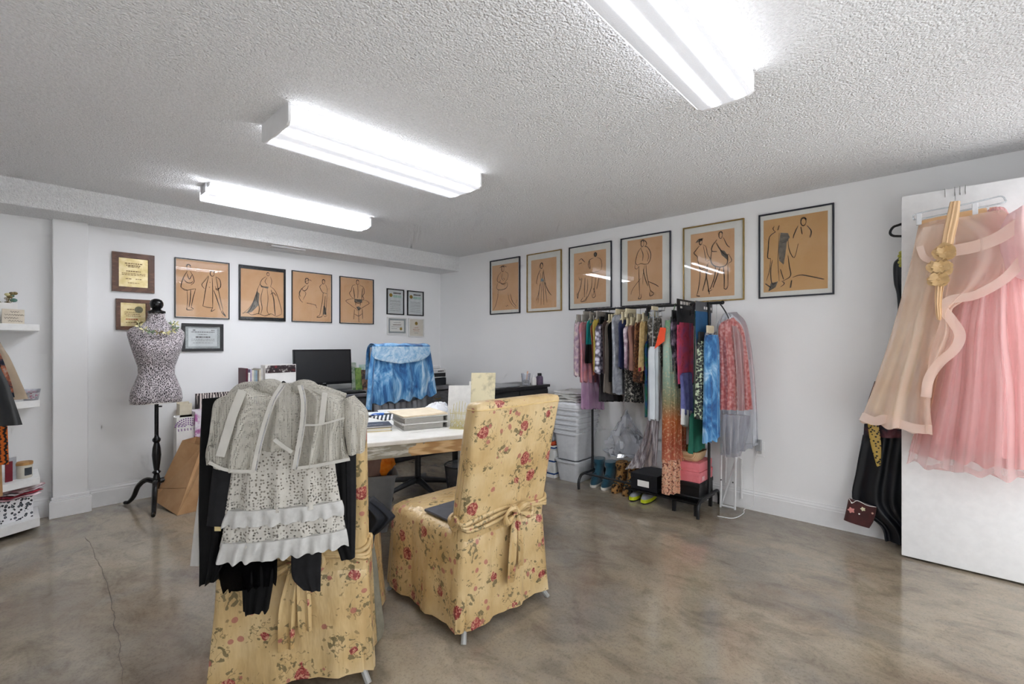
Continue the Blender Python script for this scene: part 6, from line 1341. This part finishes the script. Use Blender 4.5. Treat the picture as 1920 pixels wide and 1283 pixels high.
# black outfit hanging between the door and the wall
BX = 3.86; bx = lambda u, v: on_x(u, v, BX)
r = thing('black_hanger', 'black coat hanger behind the door edge', 'hanger', bx(1690, 440))
MB().tube(smooth_pts([bx(1740, 443), bx(1690, 443), bx(1674, 442), bx(1669, 436), bx(1675, 426), bx(1688, 421), bx(1720, 408), bx(1738, 396)], 5), .0075, 8).build('hanger_frame', HGB, r)
MB().tube(smooth_pts([bx(1738, 397), bx(1738, 385), bx(1742, 380), bx(1746, 384)], 4), .003, 6).build('hook', CHROME, r)
MB().tube([bx(1742, 379), bx(1742, 379)+Vector((XR-BX-.001, 0, 0))], .004, 6).build('wall_peg', CHROME, r)
r = thing('black_suit', 'black satin outfit with printed sash hanging behind the door', 'suit', bx(1660, 1000))
BSAT = mat('black_satin', '0d0f14', '171a21', rough=.35, scale=6)
L, R = px_rows([(1684, 484, 1770, 484), (1675, 496, 1775, 500), (1676, 530, 1770, 540), (1682, 560, 1770, 570), (1684, 640, 1775, 650), (1672, 720, 1790, 730)], bx); loft(L, R, NX, .03, .03, 3, .01, .5, 40, 6, 2).build('bodice', BSAT, r, angle=70)
L, R = px_rows([(1640, 715, 1760, 715), (1624, 765, 1765, 770), (1619, 818, 1768, 824)], lambda u, v: on_x(u, v, BX-.03)); loft(L, R, NX, .03, .03, 3, .008, 1, 40, 5, 3).build('printed_peplum', M3('dark_floral_chiffon', ['15161c', '23222a', '5a3038', '6d4a50'], 12), r, angle=70)
L, R = px_rows([(1626, 790, 1646, 790), (1632, 830, 1652, 832), (1644, 876, 1652, 872)], lambda u, v: on_x(u, v, BX-.068)); loft(L, R, NX, .008, .004, 1, .002, 1, 12, 5, 3).build('sash_end', mat('black_gold_spots', '15140f', 'b79a4e', rough=.4, kind='spots', scale=60, lo=.3, hi=.42), r)
L, R = px_rows([(1618, 815, 1770, 822), (1606, 880, 1770, 890), (1600, 940, 1772, 950), (1650, 985, 1775, 1005), (1660, 1014, 1776, 1032)], bx); loft(L, R, NX, .035, .03, 4, .014, .5, 50, 6, 8).build('trousers', BSAT, r, angle=70)
L, R = px_rows([(1591, 934, 1644, 952), (1586, 958, 1639, 975), (1582, 975, 1630, 991)], lambda u, v: on_x(u, v, BX-.06)); cf = loft(L, R, NX, .012, .008, 1, .002, 1, 20, 5, 2).build('embroidered_cuff', mat('maroon_velvet', '4a1d1c', '381414', rough=.8, sheen=.4), r, angle=70)
for u, v, rr, mt in ((1596, 957, .017, mat('pink_embroidery', 'd9938c', 'c67f7a')), (1618, 955, .012, mat('cream_embroidery', 'd9d3b4', 'c9c39f')), (1611, 964, .005, PAPER), (1597, 943, .005, PAPER), (1636, 963, .006, mat('peach_embroidery', 'd8b0a0', 'cc9f8e'))):
    c = on_x(u, v, BX-.077); MB().add([c]+[c+Vector((0, rr*(1+.25*math.cos(5*t_))*math.cos(t_), rr*(1+.25*math.cos(5*t_))*math.sin(t_))) for t_ in [2*math.pi*k/20 for k in range(20)]], [(0, 1+k, 1+(k+1) % 20) for k in range(20)]).build('embroidered_flower', mt, cf, smooth=False)
band([on_x(u, v, BX-.078) for u, v in ((1591, 934), (1598, 943), (1608, 939), (1626, 948), (1643, 951))], .003, NX).build('cuff_piping', PAPER, cf)
MB().tube([bx(1686, 484), bx(1705, 440)], .004, 6).build('strap', BSAT, r)
o = MB()
for k in range(5):
    c = on_x(1690-2*(k % 2), 474+6*k, BX-.02); o.ball(c, (.012, .014, .012), 8, 6)
tag(o.build('neck_corsage', mat('yellow_green_petals', 'b6b24a', 'd0cc7a', rough=.6), angle=60), 'yellow green flower trim at the neck of the black outfit', 'corsage')

# ------------------------------------------------------------------ corner shelves at the far left
SH = mat('shelf_white', 'f0f0ee', 'e8e8e6', rough=.35)
sa_ = math.tan(math.radians(27))
def shelf(label, z0, z1):
    fx0 = XL+.001; p = [(.165, 4.605), (.165, YW-.02), (fx0, YW-.02), (fx0, 4.605-(.165-fx0)*sa_)]
    o = MB().prism(p, z1-z0, Matrix.Translation((0, 0, z0))).build('corner_shelf', SH, smooth=False, bevel=.002); tag(o, label, 'shelf', 'white corner shelves')
SZ = [(.035, .095), (.327, .375), (.863, .908), (1.39, 1.435)]
shelf('thick white corner shelf just above the floor, carrying the leopard box', *SZ[0]); shelf('white corner shelf carrying the candle jar', *SZ[1]); shelf('white corner shelf behind the tan garment', *SZ[2]); shelf('topmost white corner shelf carrying the script card', *SZ[3])
def at(u, v, z): return on_z(u, v, z)
def on_front(u, off=.06):      # point on the shelf a little behind its front edge
    a = (u-PX_CX)/PX_F; d = ray(u, PX_CY)
    n_ = Vector((math.sin(math.radians(27)), -math.cos(math.radians(27)), 0)); P0 = Vector((.165, 4.605, 0))-n_*off
    return Vector((0, 0, 0))+d*(P0.dot(n_)/d.dot(n_))
def sz_px(u, v, off=.06):
    p = on_front(u, off); return z_of(v, p.x, p.y)
CRD2 = mat('cream_card', 'ddd3c2', 'd3c8b5', rough=.8)
p0, p1 = on_front(4, .04), on_front(46, .04); zt = sz_px(25, 580, .04)
dd = (p1-p0).normalized(); nn = Vector((-dd.y, dd.x, 0))
r = thing('script_card', 'cream card with handwritten script on the top shelf', 'card', (p0+p1)/2+UP*SZ[3][1])
MB().add([Vector((q.x, q.y, z))+nn*o_ for o_ in (0, .003) for q, z in ((p0, SZ[3][1]), (p1, SZ[3][1]), (p1, zt), (p0, zt))], [(0,1,2,3),(7,6,5,4),(0,4,5,1),(1,5,6,2),(2,6,7,3),(3,7,4,0)]).build('card_sheet', CRD2, r, smooth=False)
m = MB(); H_ = zt-SZ[3][1]; W_ = (p1-p0).length; rnd = random.Random(8)
for li, (zf, a0, a1) in enumerate(((.8, .35, .75), (.6, .1, .95), (.38, .1, .7), (.18, .25, .9))):
    n_ = int((a1-a0)*26); P = [p0+dd*W_*(a0+(a1-a0)*k/n_)+UP*(SZ[3][1]+H_*zf+H_*.05*math.sin(k*2.2+li)+H_*.03*rnd.random())-nn*.0008 for k in range(n_+1)]
    P = [Vector((q.x, q.y, q.z)) for q in P]; m.strip(smooth_pts(P, 3), .0016, -nn, .0004)
m.build('script', INK, r)
def boxy(name, label, cat, u0, u1, zb, vt, off, dep, mt, group=None):
    a, b = on_front(u0, off), on_front(u1, off); zt = sz_px((u0+u1)/2, vt, off); d_ = (b-a).normalized(); n_ = Vector((-d_.y, d_.x, 0))
    o = MB().add([Vector((q.x, q.y, z))+n_*o_ for o_ in (0, dep) for q, z in ((a, zb), (b, zb), (b, zt), (a, zt))], [(0,1,2,3),(7,6,5,4),(0,4,5,1),(1,5,6,2),(2,6,7,3),(3,7,4,0)]).build(name, mt, smooth=False, bevel=.001)
    return tag(o, label, cat, group)
boxy('gift_box', 'small white box behind the script card', 'box', -8, 33, SZ[3][1], 568, .10, .05, PAPER)
r = thing('dried_bouquet', 'small bouquet of dried flowers and ribbon on the top shelf', 'bouquet', on_front(14, .17)+UP*SZ[3][1])
cB = on_front(12, .17); rnd = random.Random(21)
MB().lathe([(.035, 0), (.045, .06), (.03, .11), (.034, .13)], (cB.x, cB.y, SZ[3][1]), 16).build('vase', mat('amber_vase', '8a6a42', '70542f', rough=.3), r)
for k in range(16):
    a = rnd.random()*6.28; el = rnd.uniform(.5, 1.4); d_ = Vector((math.cos(a)*math.cos(el), math.sin(a)*math.cos(el), math.sin(el))); b0 = Vector((cB.x, cB.y, SZ[3][1]+.12)); tip = b0+d_*rnd.uniform(.05, .11)
    MB().tube([b0, tip], .0016, 5).build('stem', BRN, r)
    kind = k % 4; MB().ball(tip, (.014, .014, .011) if kind else (.02, .008, .014), 8, 6).build('bloom', [mat('sage_leaf', '6f9a8c', '5c8478'), mat('dry_white', 'ddd8d0', 'cbc6bc'), BRN, CRM][kind], r)
# second shelf: clear cup of pink sweets
cC = on_front(58, .09)
r = thing('clear_cup', 'clear cup of pink sweets on the shelf behind the tan garment', 'cup', cC+UP*SZ[2][1])
MB().lathe([(.036, 0), (.05, .075), (.048, .075), (.034, .004)], (cC.x, cC.y, SZ[2][1]), 24).build('cup_wall', CLR, r)
MB().lathe([(.002, .006), (.034, .006), (.044, .05), (.03, .062), (.002, .066)], (cC.x, cC.y, SZ[2][1]), 16).build('sweets', mat('pink_sweets', 'd98fa2', 'e9dfe0', kind='spots', scale=70, cols=[(.2, 'c8506e'), (.4, 'e3b6c0'), (.6, 'efe8e6')]), r)
# third shelf: candle jar and booklets
cC = on_front(45, .09); z = SZ[1][1]
r = thing('candle_jar', 'candle jar with wooden lid and dark label on the shelf', 'candle', cC+UP*z)
MB().lathe([(.038, 0), (.042, .008), (.042, .085), (.040, .09)], (cC.x, cC.y, z), 24).build('jar', mat('cream_wax_jar', 'd9d4c6', 'cfc9ba', rough=.15), r)
MB().lathe([(.045, .09), (.045, .108), (.043, .11)], (cC.x, cC.y, z), 24).build('lid', mat('light_wood_lid', 'c2965f', 'b0844f', kind='wave', scale=4), r)
MB().add([Vector((cC.x+.0425*math.cos(t_), cC.y+.0425*math.sin(t_), z+z_)) for z_ in (.02, .072) for t_ in [math.radians(-88+k*12) for k in range(6)]], [(k, k+1, 7+k, 6+k) for k in range(5)]).build('dark_label', mat('charcoal_label', '3b4046', '474c52'), r)
for k, (u0, u1, vt, c, lab) in enumerate(((10, 24, 866, '7d2430', 'dark red booklet leaning on the candle shelf'), (16, 31, 858, 'b9bcc2', 'pale grey booklet beside the dark red one'), (26, 36, 870, 'e2e0dc', 'small white card next to the candle jar'))):
    boxy('booklet', lab, 'booklet', u0, u1, SZ[1][1], vt, .06+.03*k, .006, mat('booklet_%d' % k, c, rough=.5), 'booklets on the candle shelf')
# bottom shelf: leopard box and packets
boxy('leopard_box', 'black and white leopard print box on the lowest shelf', 'box', -8, 62, SZ[0][1], 938, .07, .2, mat('leopard_box_print', 'e8e8ea', '22252b', kind='spots', scale=52, cols=[(.15, '8b929c'), (.22, '1f2228'), (.4, '23262c'), (.46, 'e6e6e8')], rough=.5))
zt = sz_px(30, 938, .07)
for k in range(4):
    c = on_front(26+4*k, .15)+UP*(zt+.002+.016*k)
    rows = [[c+Matrix.Rotation(math.radians(27)+.15*k, 3, 'Z') @ Vector((p.x+.004*math.sin(i+k), p.y, z_+.003*math.sin(i*.6+k))) for i, p in enumerate(rrect(.115-g_, -.085+g_, .085-g_, 0, .02))] for z_, g_ in ((0, .012), (.006, 0), (.01, .002), (.014, .014))]
    tag(MB().loops(rows).build('swatch_packet', [mat('pink_packet', 'd7aab4', 'e6cfd4', rough=.15, coat=.5), mat('crimson_packet', '8e2030', 'a83a48', rough=.15, coat=.5), mat('white_packet', 'e3dfe0', 'c9b0b8', rough=.15, coat=.5), mat('rose_packet', 'c98c98', 'e9dede', rough=.12, coat=.6)][k], angle=50), '%s film packet in the pile on the leopard box' % ('pink', 'crimson', 'white', 'rose topmost')[k], 'packet', 'packets on the leopard box')
# ------------------------------------------------------------------ second rail with garments, cut by the left edge
r = thing('clothes_rail', 'clothes rail at the left edge carrying the tan and black garments', 'clothes rail', (-.30, 3.45, 0))
for y in (2.95, 3.95):
    MB().tube([(-.30, y, .06), (-.30, y, 1.78)], .012, 10).build('upright', CHROME, r); MB().tube([(-.52, y, .012), (-.36, y, .05), (-.24, y, .05), (-.10, y, .012)], .012, 8).build('foot', CHROME, r)
MB().tube([(-.30, 2.93, 1.78), (-.30, 3.97, 1.78)], .012, 10).build('hanging_rail', CHROME, r)
MB().tube([(-.30, 2.95, .06), (-.30, 3.95, .06)], .010, 8).build('lower_rail', CHROME, r)
GL = 'garments on the rail at the left edge'
for nm, lab, cat, y, px, mt, sw in (
    ('tan_skirt', 'tan satin skirt with a slanting edge at the left edge', 'skirt', 3.72, [(0, 640), (20, 672), (40, 715), (55, 748), (30, 757)], mat('tan_satin', 'a4937c', '958470', rough=.4, scale=7), .02),
    ('floral_blouse', 'dark blue floral blouse between tan skirt and black skirt', 'blouse', 3.60, [(0, 660), (12, 690), (22, 720), (27, 745), (20, 752)], M3('navy_floral_print', ['1c2433', '2d3a4e', 'c47a5a', 'd8cfc4'], 22), .02),
    ('tiger_print_dress', 'orange and black tiger print dress at the left edge', 'dress', 3.50, [(2, 690), (8, 740), (12, 800), (14, 870), (9, 920)], M3('tiger_print', ['c8641e', 'b35416', '1c1410'], 14, 'wave', stretch=(1, 1, 3)), .02),
    ('tan_dress', 'light brown dress hem low at the left edge', 'dress', 3.64, [(2, 740), (3, 800), (4, 870), (6, 930), (5, 972)], mat('light_brown_crepe', 'b0895e', 'a37c52', rough=.8), .012),
    ('black_skirt', 'black satin flared skirt nearest the camera at the left edge', 'skirt', 3.36, [(-4, 680), (12, 715), (26, 755), (40, 796), (22, 803)], mat('black_leatherette', '0f1013', '191b1f', rough=.3), .03)):
    P = [on_y(u, v, y) for u, v in px]; zb = P[-1].z; xr_ = max(p.x for p in P)
    r = thing(nm, lab, cat, (-.3, y, zb), 0, GL)
    top = 1.70; R = [Vector((-.20, y, top)), Vector((-.12, y, top-.10))]+P[:4]; L = [Vector((-.40, y, top)), Vector((-.48, y, top-.10))]+[Vector((-.60-(p.x-P[0].x)*.0, y, p.z)) for p in P[:4]]
    R = [p for p in R]; loft(L, R, (.25, -1, 0), sw, sw, 4, .012, .3, 36, 6, len(lab), hem=.0).build('garment_body', mt, r, angle=70)
    MB().tube(smooth_pts([(-.41, y, top-.005), (-.30, y, top+.03), (-.19, y, top-.005)], 4), .006, 8).build('hanger_bar', HGB, r)
    MB().tube(smooth_pts([(-.30, y, top+.03), (-.30, y, 1.765), (-.285, y, 1.785), (-.295, y, 1.797), (-.312, y, 1.79)], 4), .002, 6).build('hanger_hook', CHROME, r)
